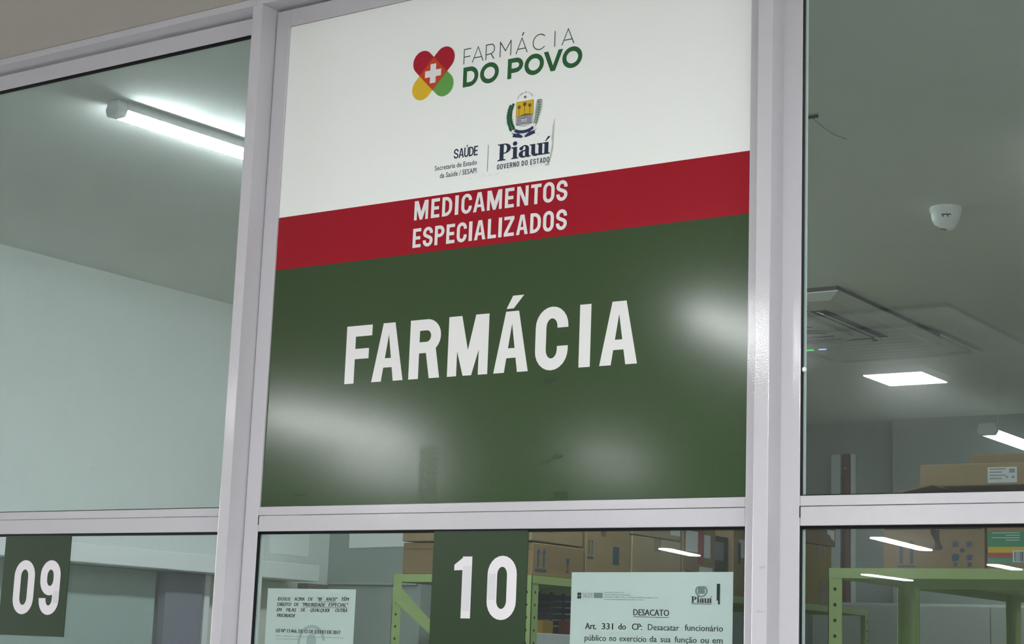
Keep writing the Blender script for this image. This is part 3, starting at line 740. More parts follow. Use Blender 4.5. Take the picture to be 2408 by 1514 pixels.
put_text(g, 'PRIORIADE', .0492, 1.6012, .0062, .0435, shear=.22, dbl=.10)
put_text(g, 'LEI Nº 13.466, DE 12 DE JULHO DE 2017', .0490, 1.5735, .0062, .1545, dbl=.10)
g.build('lettering', M_ink, n1, fix=False)
g = Glyphs(PYT)
rnd = random.Random(5)
for k in range(2): put_text(g, ('Altera o Estatuto a fim de garantir prioridade especial aos idosos', 'com mais de oitenta anos de idade.')[k], .0488, 1.5660 - k * .0052, .0022, (.163, .056)[k])
g.build('small_print', M_inkgrey, n1, fix=False)
g = Glyphs(PYT + .0001); g.ring((.1357, 1.556), (.033, .033), (.027, .027), 10, 350); g.disk((.1357, 1.560), .012)
g.build('watermark', M_water, n1, fix=False)

n2 = sheet('paper_notice', 'mint-tinted notice headed DESACATO, right of plaque 10', .6925, .9905, 1.476, 1.6865, tilt=.002)
g = Glyphs(PYT)
put_text(g, 'DESACATO', .8125, 1.6184, .0098, .0654, dbl=.08); g.rect(.8125, .8782, 1.6157, 1.6165)
fx2 = lambda p: .7218 + (p - 295) * .2526 / 1397
word_row(g, (('Art.', 295, 412), ('331', 472, 588), ('do', 645, 722), ('CP:', 785, 888)), fx2, 1.5947, .0099, .08, 0, .009)
g.build('lettering', M_ink, n2, fix=False)
g = Glyphs(PYT)
word_row(g, (('Desacatar', 948, 1262), ('funcionário', 1318, 1692)), fx2, 1.5957, .0096, .035, 0, .009)
word_row(g, (('público', 293, 518), ('no', 555, 625), ('exercício', 660, 935), ('da', 968, 1040), ('sua', 1078, 1180), ('função', 1220, 1438), ('ou', 1475, 1555), ('em', 1592, 1690)), fx2, 1.5762, .0096, .035, 0, .008)
word_row(g, (('razão', 293, 470), ('dela:', 540, 690), ('Pena', 760, 910), ('–', 960, 1000), ('detenção', 1060, 1380), ('de', 1440, 1510), ('6', 1560, 1600), ('m.', 1630, 1690)), fx2, 1.5570, .0096, .035, 0, .008)
g.build('body_text', M_ink, n2, fix=False)
g = Glyphs(PYT)
for k, (t_, wd) in enumerate((('Estado do Piauí - Secretaria da Saúde', .037), ('Farmácia de Medicamentos Especializados', .049), ('Rua Primeiro de Maio, Centro - Atendimento ao público de segunda a sexta', .100), ('Horário de funcionamento da unidade e contato', .074))):
    put_text(g, t_, .7570, 1.6535 - k * .0037, .0020, wd, bold=.01)
g.rect(.7365, .7535, 1.6450, 1.6535); put_text(g, 'SAÚDE', .7155, 1.6455, .0075, .019)
g.build('small_print', M_inkgrey, n2, fix=False)
g = Glyphs(PYT)
c0 = (.7085, 1.6485)
for sx_ in (-1, 1):
    for sz_ in (-1, 1): g.disk((c0[0] + sx_ * .0019, c0[1] + sz_ * .0026), .0021, .0027)
piaui(g, .9173, .9540, 1.6402, .0098); g.rect(.9180, .9535, 1.6380, 1.6388)
g.rect(.9625, .9683, 1.6440, 1.6700); g.rect(.9650, .9683, 1.6380, 1.6440)
g.build('header_marks', M_ink, n2, fix=False)
g = Glyphs(PYT); g.ring((.9353, 1.6585), (.0112, .0095), (.0082, .0075), 130, 410); g.rect(.9290, .9415, 1.6540, 1.6660); g.build('crest_mark', M_inkgrey, n2, fix=False)

# ------------------------------------------------------------------ light fittings
def batten(name, label, x, y0, y1, z, group, lit, wd=0.055, ht=0.05, hang=False, cap=.03, round_ends=False, skew=0.0):
    """slim ceiling batten along the depth of the room: white tray, end caps and a glowing diffuser"""
    e = thing(name, label, 'light', group)
    a = wd / 2
    MB().prism([(x - a * .72, z + ht), (x + a * .72, z + ht), (x + a, z + ht * .40), (x - a, z + ht * .40)], 'y', y0 + cap, y1 - cap).build('tray', M_white, e)
    MB().prism([(x - a * .98, z + ht * .40), (x + a * .98, z + ht * .40), (x + a * .70, z), (x - a * .70, z)], 'y', y0 + cap, y1 - cap).build('diffuser', lit, e)
    if round_ends:      # flat surface-mounted fitting with semicircular ends
        for o in list(e.children): bpy.data.objects.remove(o)
        for nm, r, za, zb, mt in (('tray', a, z + .012, H, M_white), ('diffuser', a * .96, z, z + .012, lit)):
            MB().prism(arc(x + skew / 2, y1 - r, r, r, 0, 180, 10) + arc(x - skew / 2, y0 + r, r, r, 180, 360, 10), 'z', za, zb).build(nm, mt, e)
        return e
    for p, q in ((y0, y0 + cap), (y1 - cap, y1)):
        MB().prism([(x - a * .74, z + ht), (x + a * .74, z + ht), (x + a * 1.03, z + ht * .38), (x + a * .74, z - .002), (x - a * .74, z - .002), (x - a * 1.03, z + ht * .38)], 'y', p, q).build('end_cap', M_white, e, bevel=.004)
    if hang:
        for yy in (y0 + .15, y1 - .15): MB().tube([(x, yy, z + ht), (x, yy, H)], .0012, 6).build('hanger', M_cabinet, e)
    return e
batten('ceiling_batten', 'bright white LED batten on the ceiling behind the left upper pane', -0.838, 0.222, 1.40, 2.772, 'pharmacy LED battens', M_tube_r, .050, .038).rotation_euler.z = -.08
batten('ceiling_batten', 'LED batten in line with the first, hidden behind the sign', -0.838, 1.46, 2.68, 2.772, 'pharmacy LED battens', M_tube_r, .050, .038).rotation_euler.z = -.08  # added out of sight to brighten the left part of the room
batten('ceiling_batten', 'LED batten on the ceiling near the glazing, outside the frame on the right', 2.25, 0.45, 1.67, 2.768, 'pharmacy LED battens', M_tube_r, .048, .042)  # added beyond the view to light the right-hand ceiling
batten('ceiling_batten', 'glowing tube light hanging at the far right behind the right upper pane', -0.335, 4.93, 6.02, 2.56, 'pharmacy LED battens', M_tube_far, .09, .05, True)
HT = 'hall tube lights'
for x, y0, y1, lab in ((-0.69, 2.85, 3.80, 'hall tube light mirrored in the right side of the green sign'),
                       (-4.10, 4.30, 5.75, 'hall tube light mirrored in the left side of the green sign'),
                       (-5.25, 6.4, 7.5, 'hall tube light mirrored at the lower left of the green sign'),
                       (-3.45, 6.5, 7.3, 'hall tube light mirrored at the lower right of the green sign'),
                       (-4.43, 13.2, 14.95, 'hall tube light mirrored over the cardboard box with blue arrows'),
                       (-7.14, 19.5, 21.0, 'hall tube light mirrored over the green rack beam, left one'),
                       (-4.68, 17.3, 18.3, 'hall tube light mirrored over the green rack beam, right one'),
                       (-7.55, 14.6, 15.8, 'hall tube light mirrored over the boxes right of plaque 10')):
    batten('hall_tube_light', lab, x, -y1, -y0, 2.75, HT, M_tube_h, .14 if lab.endswith('left side of the green sign') else .07 if y0 < 10 else .15, .055, round_ends=y0 > 10, skew={13.2: .158, 19.5: -.034, 17.3: .024, 14.6: .207}.get(y0, 0))
for x in (1.05, 2.8, 4.6, 6.4):
    for y0 in (1.5, 4.2, 6.9, 9.6, 12.3):
        batten('hall_tube_light', 'hall tube light over the waiting area, outside the frame', x, -y0 - 1.2, -y0, 2.75, HT, M_tube_fill, .085, .055)  # fill tubes added out of view to brighten sign and frames

e = thing('ceiling_panel_light', 'small square LED panel of the hall, mirrored in the right upper pane', 'light')
MB().box(-.742, -.462, -4.815, -4.50, 2.782, H).build('housing', M_white, e, bevel=.003)
MB().box(-.732, -.472, -4.805, -4.51, 2.778, 2.7825).build('diffuser', M_panel_r, e)

# ------------------------------------------------------------------ ceiling devices in the pharmacy
def cassette(label, x0, x1, y0, y1, z, leds=False):
    e = thing('ceiling_air_conditioner', label, 'air conditioner')
    zc = H; zg = z + .004
    MB().box(x0 + .006, x1 - .006, y0 + .006, y1 - .006, zg, zc).build('housing', M_dark, e)  # dark colour paints the shadow gap between panel and ceiling
    bdy = MB()
    ins = .05
    ring_o = [(x0, y0), (x1, y0), (x1, y1), (x0, y1)]; ring_i = [(x0 + ins, y0 + ins), (x1 - ins, y0 + ins), (x1 - ins, y1 - ins), (x0 + ins, y1 - ins)]
    lv = z - .018
    for k in range(4):
        j = (k + 1) % 4
        bdy.face([(*ring_o[k], zg), (*ring_o[j], zg), (*ring_o[j], z), (*ring_o[k], z)])
        bdy.face([(*ring_o[k], z), (*ring_o[j], z), (*ring_i[j], lv), (*ring_i[k], lv)])
    bdy.face([(*p, lv) for p in ring_i]); bdy.face([(*p, zg) for p in ring_o])
    bdy.build('panel', M_acgrey, e, bevel=.004)
    cxm, cym = (x0 + x1) / 2, (y0 + y1) / 2; hw = (x1 - x0) / 2; hd = (y1 - y0) / 2
    for dx, dy in ((1, 0), (-1, 0), (0, 1), (0, -1)):
        if dx:
            xa = cxm + dx * (hw - .165); v = MB().box(xa - .030, xa + .030, cym - hd * .58, cym + hd * .58, lv - .002, lv + .001).build('air_slot', M_dark, e)
            MB().prism([(xa - .018, lv - .001), (xa + .020, lv - .016), (xa + .020, lv - .012), (xa - .016, lv + .001)], 'y', cym - hd * .56, cym + hd * .56).build('louvre', M_acgrey, v)
        else:
            ya = cym + dy * (hd - .165); v = MB().box(cxm - hw * .58, cxm + hw * .58, ya - .030, ya + .030, lv - .002, lv + .001).build('air_slot', M_dark, e)
            MB().prism([(ya - .018, lv - .001), (ya + .020, lv - .016), (ya + .020, lv - .012), (ya - .016, lv + .001)], 'x', cxm - hw * .56, cxm + hw * .56).build('louvre', M_acgrey, v)
    gr = MB(); a = hw - .235; c = hd - .235; rr_ = .07
    def rrect(a, c, r): return arc(cxm + a - r, cym + c - r, r, r, 0, 90, 6) + arc(cxm - a + r, cym + c - r, r, r, 90, 180, 6) + arc(cxm - a + r, cym - c + r, r, r, 180, 270, 6) + arc(cxm + a - r, cym - c + r, r, r, 270, 360, 6)
    gr.prism(rrect(a, c, rr_), 'z', lv - .012, lv + .001)
    gg = gr.build('intake_grille', M_acgrey, e, bevel=.003)
    sl_ = MB()
    for k in range(7):
        yy = cym - c + .05 + k * (2 * c - .1) / 6; sl_.box(cxm - a + .05, cxm + a - .05, yy - .004, yy + .004, lv - .0135, lv - .011)
    sl_.build('grille_slots', M_dark, gg)
    if leds:
        MB().box(-.672, -.642, 3.822, 3.834, lv - .002, lv + .001).build('status_light', M_ledg, e)['label'] = 'green status light'
        MB().box(-.618, -.588, 3.822, 3.834, lv - .002, lv + .001).build('status_light', M_ledb, e)['label'] = 'blue status light'
    return e
cassette('square ceiling cassette air conditioner behind the right upper pane', -1.08, -.13, 2.915, 3.87, 2.79, True)
cassette('square ceiling cassette air conditioner of the hall, faintly mirrored in the right upper pane', -.85, .10, -4.25, -3.30, 2.79)

# white ceiling sensor: tapered cup with a slanted, cut-off tip
e = thing('ceiling_sensor', 'white cup shaped motion sensor on the ceiling behind the right upper pane', 'sensor')
sx_, sy_ = .555, 2.10
MB().lathe([(.043, 0), (.0435, -.010), (.0415, -.014)], (sx_, sy_, H), 32).build('base_ring', M_white, e, smooth=False)
prof = [(.0405, -.013), (.0400, -.024), (.0370, -.036), (.0315, -.047), (.0240, -.056)]
bm_ = MB(); n = 32; rings = []
for r, z in prof + [(.0140, -.0625)]:
    i = len(bm_.v)
    for j in range(n):
        an = 2 * PI * j / n; zz = z
        if z < -.05: zz = z - .006 * math.cos(an + .6)      # slanted tip
        bm_.v.append((sx_ + r * math.cos(an), sy_ + r * math.sin(an), H + zz))
    rings.append(i)
for q_ in range(len(rings) - 1):
    for j in range(n): bm_.f.append((rings[q_] + j, rings[q_] + (j + 1) % n, rings[q_ + 1] + (j + 1) % n, rings[q_ + 1] + j)); bm_.mi.append(0)
bm_.f.append(tuple(rings[-1] + j for j in range(n))); bm_.mi.append(0)
bm_.build('cup', M_white, e, smooth=True)
d0 = Vector((CAM[0] - sx_, CAM[1] - sy_, 0)).normalized(); s0 = Vector((-d0.y, d0.x, 0))
def on_cup(u, r, z): return Vector((sx_, sy_, H + z)) + d0 * r * math.cos(u) + s0 * r * math.sin(u)
wv = MB()
for k in range(8):
    u0, u1 = -.30 + k * .0825, -.30 + (k + 1) * .0825
    wv.face([on_cup(u0, .0404, -.0262), on_cup(u1, .0404, -.0262), on_cup(u1, .0399, -.0300), on_cup(u0, .0399, -.0300)])
wv.face([on_cup(-.24, .0401, -.0295), on_cup(-.14, .0401, -.0295), on_cup(-.14, .0388, -.035), on_cup(-.24, .0388, -.035)])
wv.face([on_cup(.08, .0401, -.0295), on_cup(.18, .0401, -.0295), on_cup(.18, .0388, -.035), on_cup(.08, .0388, -.035)])
wv.build('lens_slit', M_dark, e, fix=False)
wv = MB()
def tip(u, f, push=.0006):
    d = d0 * math.cos(u) + s0 * math.sin(u); an = math.atan2(d.y, d.x); r = .0240 + (.0140 - .0240) * f + push
    return Vector((sx_, sy_, H - .056 - .0065 * f - .006 * math.cos(an + .6) - push)) + d * r
for k in range(10):
    u0, u1 = -1.25 + k * .13, -1.25 + (k + 1) * .13
    wv.face([tip(u0, .55), tip(u1, .55), tip(u1, 1.0), tip(u0, 1.0)])
wv.build('tip_slit', M_dark, e, fix=False)

e = thing('ceiling_hook', 'small dark bracket with a thin loose wire on the ceiling by the right post', 'bracket')
MB().box(.50, .605, 1.152, 1.158, H - .009, H - .003).box(.50, .52, 1.152, 1.158, H - .009, H).build('bar', M_dark, e)
MB().tube([(.585, 1.165, H - .004), (.586, 1.23, H - .012), (.583, 1.30, H - .010), (.582, 1.37, H - .001)], .0007, 6).build('wire', M_darkbox, e)

# ------------------------------------------------------------------ sliding door on the left wall
dr = sempty('door_1')
MB().box(XL, -2.15, 1.02, 2.69, 1.792, 1.853).build('track_cover', M_white, dr, bevel=.003)
MB().box(XL, XL + .035, 1.15, 1.985, 0, 1.79).build('door_leaf', M_greyleaf, dr)
MB().box(XL + .037, XL + .07, 2.0, 2.185, 0, 1.79).build('door_leaf', M_purple, dr)
MB().box(XL, XL + .06, 2.205, 2.232, 0, 1.79).build('jamb', M_white, dr)
MB().box(XL, XL + .02, 2.232, 2.27, 0, 1.79).build('jamb', M_brown, dr)
MB().box(XL, XL + .012, 2.27, 2.76, 0, 1.79).build('door_leaf', M_cream, dr)
MB().box(XL, XL + .05, 2.775, 2.90, 0, 1.79).build('jamb', M_brown, dr)  # taupe here stands in for shade on the door edge
struct(MB().box(XL + .02, -1.875, 2.938, 2.95, 1.795, 1.803).build('trim_6', M_backwall))
tag(MB().box(XL + .0005, XL + .002, 2.598, 2.825, 1.895, 2.192).build('wall_paper_sheet', M_paper), 'white sheet of paper on the left wall above the sliding door track', 'paper')
tag(MB().prism([(-2.225, 1.937), (-1.900, 1.944), (-1.900, 2.15), (-2.225, 2.15)], 'y', 2.947, 2.949).build('wall_paper_sheet', M_paper), 'wide white sheet of paper on the grey stub wall left of the green rack', 'paper')

# ------------------------------------------------------------------ green slotted racks
def hole_disk(mb, c, ax, r=.0045, n=10):
    pts = []
    for k in range(n):
        a, b_ = r * math.cos(2 * PI * k / n), r * math.sin(2 * PI * k / n)
        pts.append((c[0] + a, c[1], c[2] + b_) if ax == 'y' else (c[0], c[1] + a, c[2] + b_))
    mb.face(pts, 1)
def rack(label, x0, x1, y0, y1, ztop, shelves, long_axis, gusset=True):
    e = thing('storage_rack', label, 'rack', 'lime green slotted steel racks')
    t, wv = .0022, .038
    for ix, x in enumerate((x0, x1)):
        for iy, y in enumerate((y0, y1)):
            sx, sy = (1 if ix == 0 else -1), (1 if iy == 0 else -1)
            u = MB()
            u.box(min(x, x + sx * wv), max(x, x + sx * wv), min(y, y + sy * t), max(y, y + sy * t), 0, ztop)
            u.box(min(x, x + sx * t), max(x, x + sx * t), min(y, y + sy * wv), max(y, y + sy * wv), 0, ztop)
            z = ztop - .014
            while z > 1.45:
                hole_disk(u, (x + sx * wv * .5, y - sy * .0006, z), 'y'); hole_disk(u, (x - sx * .0006, y + sy * wv * .5, z), 'x'); z -= .040
            u.build('upright', [M_green_rack, M_hole], e, fix=False)
    for zs in shelves:
        s = MB(); lip = .026
        s.box(x0 + .003, x1 - .003, y0 + .003, y1 - .003, zs - .002, zs)
        s.box(x0 + .002, x1 - .002, y0 - .0010, y0 + .002, zs - lip, zs); s.box(x0 + .002, x1 - .002, y1 - .002, y1 + .001, zs - lip, zs)
        s.box(x0 - .001, x0 + .002, y0 + .002, y1 - .002, zs - lip, zs); s.box(x1 - .002, x1 + .001, y0 + .002, y1 - .002, zs - lip, zs)
        s.build('shelf', M_green_rack, e)
    if gusset:
        zt = ztop - .045
        MB().prism([(x0 + .004, zt), (x0 + .036, zt), (x0 + .19, zt - .125), (x0 + .19, zt - .165), (x0 + .004, zt - .040)], 'y', y0 - .004, y0 - .001).build('corner_brace', M_green_rack, e)
    return e
RC0, RC1 = -1.438, -.875
rack('lime green steel rack behind plaque 10, the nearest of its row', RC0, RC1, 2.240, 3.130, 1.800, (1.800, 1.45, 1.0, .5), 'y')
rack('lime green steel rack behind the DESACATO notice, middle of its row', RC0, RC1, 3.135, 4.025, 1.800, (1.800, 1.45, 1.0, .5), 'y', False)
rack('lime green steel rack at the left edge of the right pane, farthest of its row', RC0, RC1, 4.030, 4.920, 1.800, (1.800, 1.45, 1.0, .5), 'y', False)
rack('lime green steel rack standing close behind the right lower pane', .343, 1.26, 1.800, 2.300, 1.800, (1.800, 1.25, .8, .4), 'x', False)
rack('lime green steel rack standing behind the nearest right-hand rack', .343, 1.26, 2.330, 3.200, 1.800, (1.800, 1.25, .8, .4), 'x', False)

# ------------------------------------------------------------------ cardboard boxes
def carton(label, x0, x1, y0, y1, z0, z1, m, seam='y', extras=(), group='cardboard boxes on the racks', flaps=False, name='cardboard_box'):
    e = thing(name, label, 'box', group)
    if not flaps:
        MB().box(x0, x1, y0, y1, z0, z1).build('carton', m, e, bevel=.003)
        if seam == 'y': MB().box((x0 + x1) / 2 - .024, (x0 + x1) / 2 + .024, y0 - .0006, y1 + .0006, z1 - .045, z1 + .0006).build('tape', M_tape, e)
        elif seam == 'x': MB().box(x0 - .0006, x1 + .0006, (y0 + y1) / 2 - .024, (y0 + y1) / 2 + .024, z1 - .045, z1 + .0006).build('tape', M_tape, e)
    else:
        t = .004
        b = MB().box(x0, x1, y0, y0 + t, z0, z1).box(x0, x1, y1 - t, y1, z0, z1).box(x0, x0 + t, y0 + t, y1 - t, z0, z1).box(x1 - t, x1, y0 + t, y1 - t, z0, z1).box(x0 + t, x1 - t, y0 + t, y1 - t, z0, z0 + t)
        b.build('carton', m, e)
        MB().prism([(y0, z1), (y0 + .12, z1 + .012), (y0 + .12, z1 + .016), (y0, z1 + .004)], 'x', x0, x1 - .002).build('flap', m, e)
        MB().prism([(x0, z1 + .002), (x0 + .12, z1 + .026), (x0 + .12, z1 + .030), (x0, z1 + .006)], 'y', y0 + .03, y1).build('flap', m, e)
    for f in extras: f(e)
    return e
def face_x(x, kind, y0, y1, z0, z1, m, name, label=None):
    """a print or label lying on the +x face"""
    def f(e):
        o = MB().box(x, x + .0008, y0, y1, z0, z1).build(name, m, e)
        if label: o['label'] = label
    return f
def arrows_x(x, yc, z0, z1, m, s=.05):
    def f(e):
        b = MB()
        for d in (-s * .45, s * .45):
            b.box(x, x + .0008, yc + d - s * .12, yc + d + s * .12, z0 + .012, z1 - s * .5)
            b.prism([(yc + d - s * .32, z1 - s * .5), (yc + d + s * .32, z1 - s * .5), (yc + d, z1)], 'x', x, x + .0008)
        b.box(x, x + .0008, yc - s * .9, yc + s * .9, z0, z0 + .007); b.build('printed_arrows', m, e)
    return f
def glass_x(x, yc, z0, z1, m, s=.03):
    def f(e):
        b = MB(); h = z1 - z0
        b.prism([(yc - s * .4, z1), (yc + s * .4, z1), (yc + s * .12, z0 + h * .45), (yc - s * .12, z0 + h * .45)], 'x', x, x + .0008)
        b.box(x, x + .0008, yc - s * .06, yc + s * .06, z0, z0 + h * .5); b.box(x, x + .0008, yc - s * .3, yc + s * .3, z0, z0 + .005); b.build('printed_glass', m, e)
    return f
def label_y(y, x0, x1, z0, z1, lines=4, m=M_label):
    def f(e):
        o = MB().box(x0, x1, y - .0008, y, z0, z1).build('shipping_label', m, e); o['label'] = 'white shipping label'
        b = MB(); wd = x1 - x0; h = z1 - z0
        for k in range(lines): b.box(x0 + wd * .06, x0 + wd * (.62 - .13 * (k % 2)), y - .0012, y - .0008, z1 - h * (.16 + k * .2), z1 - h * (.08 + k * .2))
        b.box(x0 + wd * .74, x0 + wd * .94, y - .0012, y - .0008, z1 - h * .38, z1 - h * .12)
        b.box(x0 + wd * .62, x0 + wd * .70, y - .0012, y - .0008, z1 - h * .70, z1 - h * .58); b.box(x0 + wd * .82, x0 + wd * .92, y - .0012, y - .0008, z1 - h * .72, z1 - h * .58)
        b.build('print', M_inkgrey, o)
    return f
FX = -.884
carton('brown box on the near rack corner behind plaque 10, lower of two', -1.41, FX, 2.252, 2.562, 1.8005, 1.905, M_card[1], None,
       (arrows_x(FX, 2.300, 1.815, 1.890, M_print, .036), glass_x(FX, 2.46, 1.820, 1.865, M_print), lambda e: MB().box(-1.40, -.89, 2.2512, 2.252, 1.8835, 1.8845).build('fold_line', M_darkfold, e)))
carton('brown box on the near rack corner, upper of two', -1.41, FX, 2.245, 2.550, 1.909, 2.06, M_card[0], 'y', (face_x(FX, '', 2.30, 2.36, 1.945, 1.985, M_print, 'printed_mark'),))
carton('tall brown box second along the near rack, dark tape stripe', -1.38, FX, 2.572, 2.858, 1.8005, 2.07, M_card[0], 'x',
       (face_x(FX, '', 2.665, 2.695, 1.955, 2.05, M_tape, 'side_tape'), arrows_x(FX, 2.60, 1.875, 1.940, M_print, .02), face_x(FX, '', 2.745, 2.785, 1.865, 1.925, M_print, 'printed_mark')))
carton('pale brown box third along the rack, lower of two, left of the red taped box', -1.38, FX, 2.876, 3.225, 1.8005, 1.975, M_card[2], 'x')
carton('pale brown box with a white label, upper of two, left of the red taped box', -1.38, FX, 2.874, 3.222, 1.978, 2.12, M_card[2], 'x', (face_x(FX, '', 3.145, 3.215, 1.995, 2.08, M_label, 'label_sheet', 'white label'),))
carton('brown box with white labels and a vertical red tape', -1.36, FX, 3.240, 3.492, 1.8005, 2.040, M_card[1], None,
       (face_x(FX, '', 3.262, 3.352, 1.945, 2.022, M_label, 'label_sheet', 'white label'), face_x(FX, '', 3.395, 3.450, 1.930, 2.015, M_label, 'label_sheet', 'white label'),
        face_x(FX + .001, '', 3.352, 3.398, 1.905, 2.040, M_redtape, 'red_tape', 'red tape'), face_x(FX, '', 3.37, 3.470, 1.845, 1.895, M_label, 'label_sheet', 'white label'), face_x(FX, '', 3.265, 3.335, 1.840, 1.875, M_crestg, 'green_print', 'green print')))
carton('dark grey box between the red taped box and a brown one', -1.36, FX - .02, 3.500, 3.632, 1.8005, 2.022, M_darkbox, None, (face_x(FX - .02, '', 3.515, 3.595, 1.93, 2.0, M_purple, 'faded_label', 'grey label'),))
carton('brown box beside the dark grey box at the middle pane edge', -1.36, FX, 3.640, 4.020, 1.8005, 2.08, M_card[0], 'x', (face_x(FX, '', 3.690, 3.78, 1.95, 2.02, M_label, 'label_sheet', 'white label'), face_x(FX, '', 3.675, 3.70, 1.925, 2.005, M_print, 'printed_mark')))
carton('ochre box at the left edge of the right lower pane, lower of two', -1.36, FX, 4.235, 4.545, 1.8005, 2.048, M_card[3], None, (face_x(FX, '', 4.395, 4.470, 2.0, 2.046, M_tape, 'side_tape'), face_x(FX, '', 4.43, 4.54, 1.81, 1.90, M_tape, 'printed_patch')))
carton('brown box with crumpled white wrap at the right lower pane edge, upper of two', -1.36, FX, 4.240, 4.585, 2.052, 2.20, M_card[1], None, (lambda e: MB().prism([(4.500, 2.12), (4.565, 2.12), (4.565, 2.075), (4.535, 2.085), (4.52, 2.098), (4.50, 2.10)], 'x', FX, FX + .004).build('plastic_wrap', M_white, e),))
# boxes on the right-hand rack
def print_front(y, items, m):
    def f(e):
        b = MB()
        for x0, x1, z0, z1 in items: b.box(x0, x1, y - .0008, y, z0, z1)
        b.build('printed_marks', m, e)
    return f
RY = 1.826
def up_arrows(e):
    b = MB()
    for xc in (.532, .560):
        b.box(xc - .004, xc + .004, RY - .0008, RY, 1.813, 1.857); b.prism([(xc - .010, 1.857), (xc + .010, 1.857), (xc, 1.873)], 'y', RY - .0008, RY)
    b.box(.523, .570, RY - .0008, RY, 1.8045, 1.8085); b.build('printed_arrows', M_print, e)
def handling(e):
    b = MB()
    for x, z, s in ((.676, 1.862, .008), (.676, 1.829, .010), (.712, 1.862, .008), (.712, 1.829, .008), (.694, 1.847, .006), (.712, 1.812, .006), (.676, 1.812, .005)):
        b.prism([(x - s * .8, z - s), (x + s * .7, z - s * .8), (x + s, z + s * .6), (x, z + s), (x - s, z + s * .5)], 'y', RY - .0008, RY)
    b.build('printed_symbols', M_print, e)
carton('open topped brown box with blue arrows and handling symbols on the right rack', .484, .750, RY, 2.21, 1.8005, 1.988, M_card[1], None,
       (up_arrows, handling, lambda e: MB().prism([(.606, 1.985), (.616, 1.985), (.622, 1.90), (.642, 1.852), (.636, 1.848), (.612, 1.888)], 'y', RY - .0012, RY - .0002).build('loose_tape', M_darkfold, e),
        lambda e: MB().box(.622, .634, RY - .0010, RY - .0002, 1.848, 1.898).build('printed_word', M_printk, e),
        lambda e: MB().box(.488, .746, RY - .001, RY - .0002, 1.9000, 1.9022).build('fold_line', M_darkfold, e)), flaps=True)
def carton_label(e):
    o = MB().box(.760, .91, RY - .0008, RY, 1.8160, 1.8925).build('wrap_label', M_lgreen, e); o['label'] = 'green, yellow and red striped label'
    MB().box(.760, .91, RY - .0014, RY - .0008, 1.8405, 1.8550).build('yellow_stripe', M_lyel, o); MB().box(.760, .91, RY - .0014, RY - .0008, 1.8285, 1.8405).build('red_stripe', M_lred2, o)
    b = MB().box(.822, .905, RY - .0020, RY - .0014, 1.8170, 1.8460); b.build('barcode_field', M_label, o)
    b = MB(); x = .826; rnd = random.Random(2)
    while x < .90:
        wd = rnd.choice((.0015, .0025, .004)); b.box(x, x + wd, RY - .0026, RY - .0020, 1.8185, 1.8430); x += wd + rnd.choice((.002, .0035))
    b.build('barcode', M_print, o)
    b = MB()
    for k in range(4): b.box(.770 + (.035 if k % 2 else 0), .84, RY - .0014, RY - .0008, 1.8885 - k * .006, 1.8900 - k * .006)
    b.build('small_print', M_label, o)
M_lgreen = mat('carton_green', (0.03, 0.26, 0.13), 0.5, 0.4); M_lred2 = mat('carton_red', (0.45, 0.06, 0.05), 0.5, 0.4)
carton('brown box with a green, yellow and red striped label on the right rack', .756, 1.08, RY, 2.21, 1.8005, 1.986, M_card[1], None, (carton_label,))
carton('flat brown box with a white shipping label lying on the open box',   .538, .935, 1.94, 2.215, 2.020, 2.078, M_card[0], None, (label_y(1.94, .721, .797, 2.026, 2.066),))
carton('darker brown box at the back of the right rack, its top showing last', .530, 1.02, 2.335, 2.62, 1.8005, 2.150, M_card[1], 'y')
# things inside the near rack
carton('white box on the second shelf of the near rack behind plaque 10', -1.30, -.905, 2.30, 2.78, 1.4505, 1.620, M_label, None, (), 'boxes on the second shelf')
e = thing('storage_crate', 'dark navy plastic crate on the white box under the rack top', 'crate')
b = MB().box(-1.28, -.985, 2.44, 2.76, 1.6205, 1.632)
for k in range(6): b.box(-1.28, -.985, 2.44, 2.443, 1.6325 + k * .021, 1.645 + k * .021).box(-.988, -.985, 2.443, 2.76, 1.6325 + k * .021, 1.645 + k * .021).box(-1.28, -.985, 2.757, 2.76, 1.6325 + k * .021, 1.645 + k * .021).box(-1.28, -1.277, 2.443, 2.757, 1.6325 + k * .021, 1.645 + k * .021)
for k in range(5): b.box(-.988, -.984, 2.445 + k * .075, 2.457 + k * .075, 1.632, 1.757); b.box(-1.28 + k * .07, -1.268 + k * .07, 2.439, 2.443, 1.632, 1.757)
b.build('basket', M_navy, e)
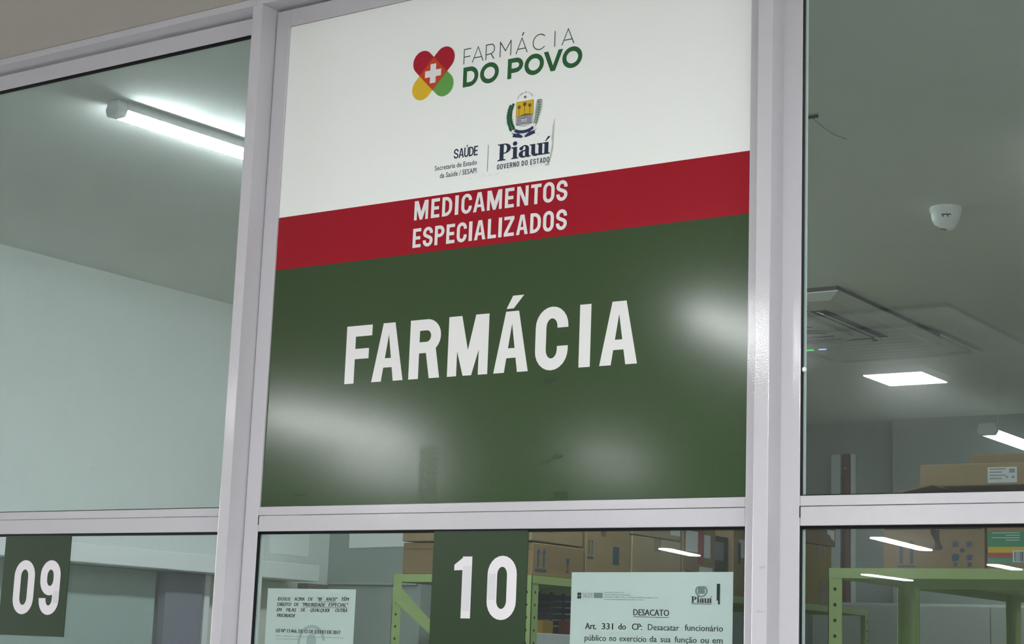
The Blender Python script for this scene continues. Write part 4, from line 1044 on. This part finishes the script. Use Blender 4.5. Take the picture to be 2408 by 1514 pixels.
tag(MB().box(-.975, -.915, 2.375, 2.432, 1.6205, 1.662).build('medicine_carton', M_orange, bevel=.001), 'small amber carton beside the navy crate in the near rack', 'carton', 'small cartons in the near rack')
tag(MB().box(-.975, -.912, 2.555, 2.640, 1.6205, 1.668).build('medicine_carton', M_redbox, bevel=.001), 'small dull red carton in front of the navy crate in the near rack', 'carton', 'small cartons in the near rack')
# far end of the room
e = thing('storage_cabinet', 'pale grey steel cabinet against the back wall, seen under the right rack', 'cabinet')
MB().box(-1.435, -.10, 5.55, 6.04, 0, 1.855).build('body', M_cabinet, e, bevel=.003)
for x0, x1 in ((-1.43, -.99), (-.985, -.545), (-.54, -.105)):
    d = MB().box(x0, x1, 5.535, 5.55, .06, 1.845).build('door', M_cabinet, e, bevel=.002); MB().box(x1 - .05, x1 - .035, 5.515, 5.535, 1.0, 1.15).build('handle', M_dark, d)
tag(MB().tube([(-1.485, 6.068, 0), (-1.485, 6.068, 2.64)], .022, 14).build('wall_pipe', M_pipe, smooth=True), 'reddish brown pipe running up the back wall between white channels', 'pipe')
for a, c, lab in ((-1.572, -1.518, 'wide white channel left of the brown pipe on the back wall'), (-1.462, -1.447, 'narrow white channel right of the brown pipe on the back wall')):
    tag(MB().box(a, c, 6.06, YB - .001, 0, 2.64).build('cable_channel', M_white, bevel=.003), lab, 'channel', 'white channels on the back wall')

# small blob of silicone and pencil marks on the right post
tag(MB().lathe([(.001, .004), (.0032, .0025), (.0042, 0), (.003, -.003), (.001, -.004)], (1.1128, .006, 2.0), 10).build('silicone_blob', M_white, smooth=True), 'small white silicone blob on the black gasket of the right upper pane', 'blob')
g = Glyphs(-.0424); rnd = random.Random(4)
for k in range(6): g.rect(1.0640 + k * .0016, 1.0650 + k * .0016, 1.690 + rnd.uniform(0, .002), 1.693 + rnd.uniform(0, .002))
for k in range(8): g.rect(1.0600 + k * .0018, 1.0611 + k * .0018, 1.6240 + rnd.uniform(0, .002), 1.6265 + rnd.uniform(0, .002))
o = g.build('pencil_marks', M_pencil, bpy.data.objects['trim_3'], fix=False)
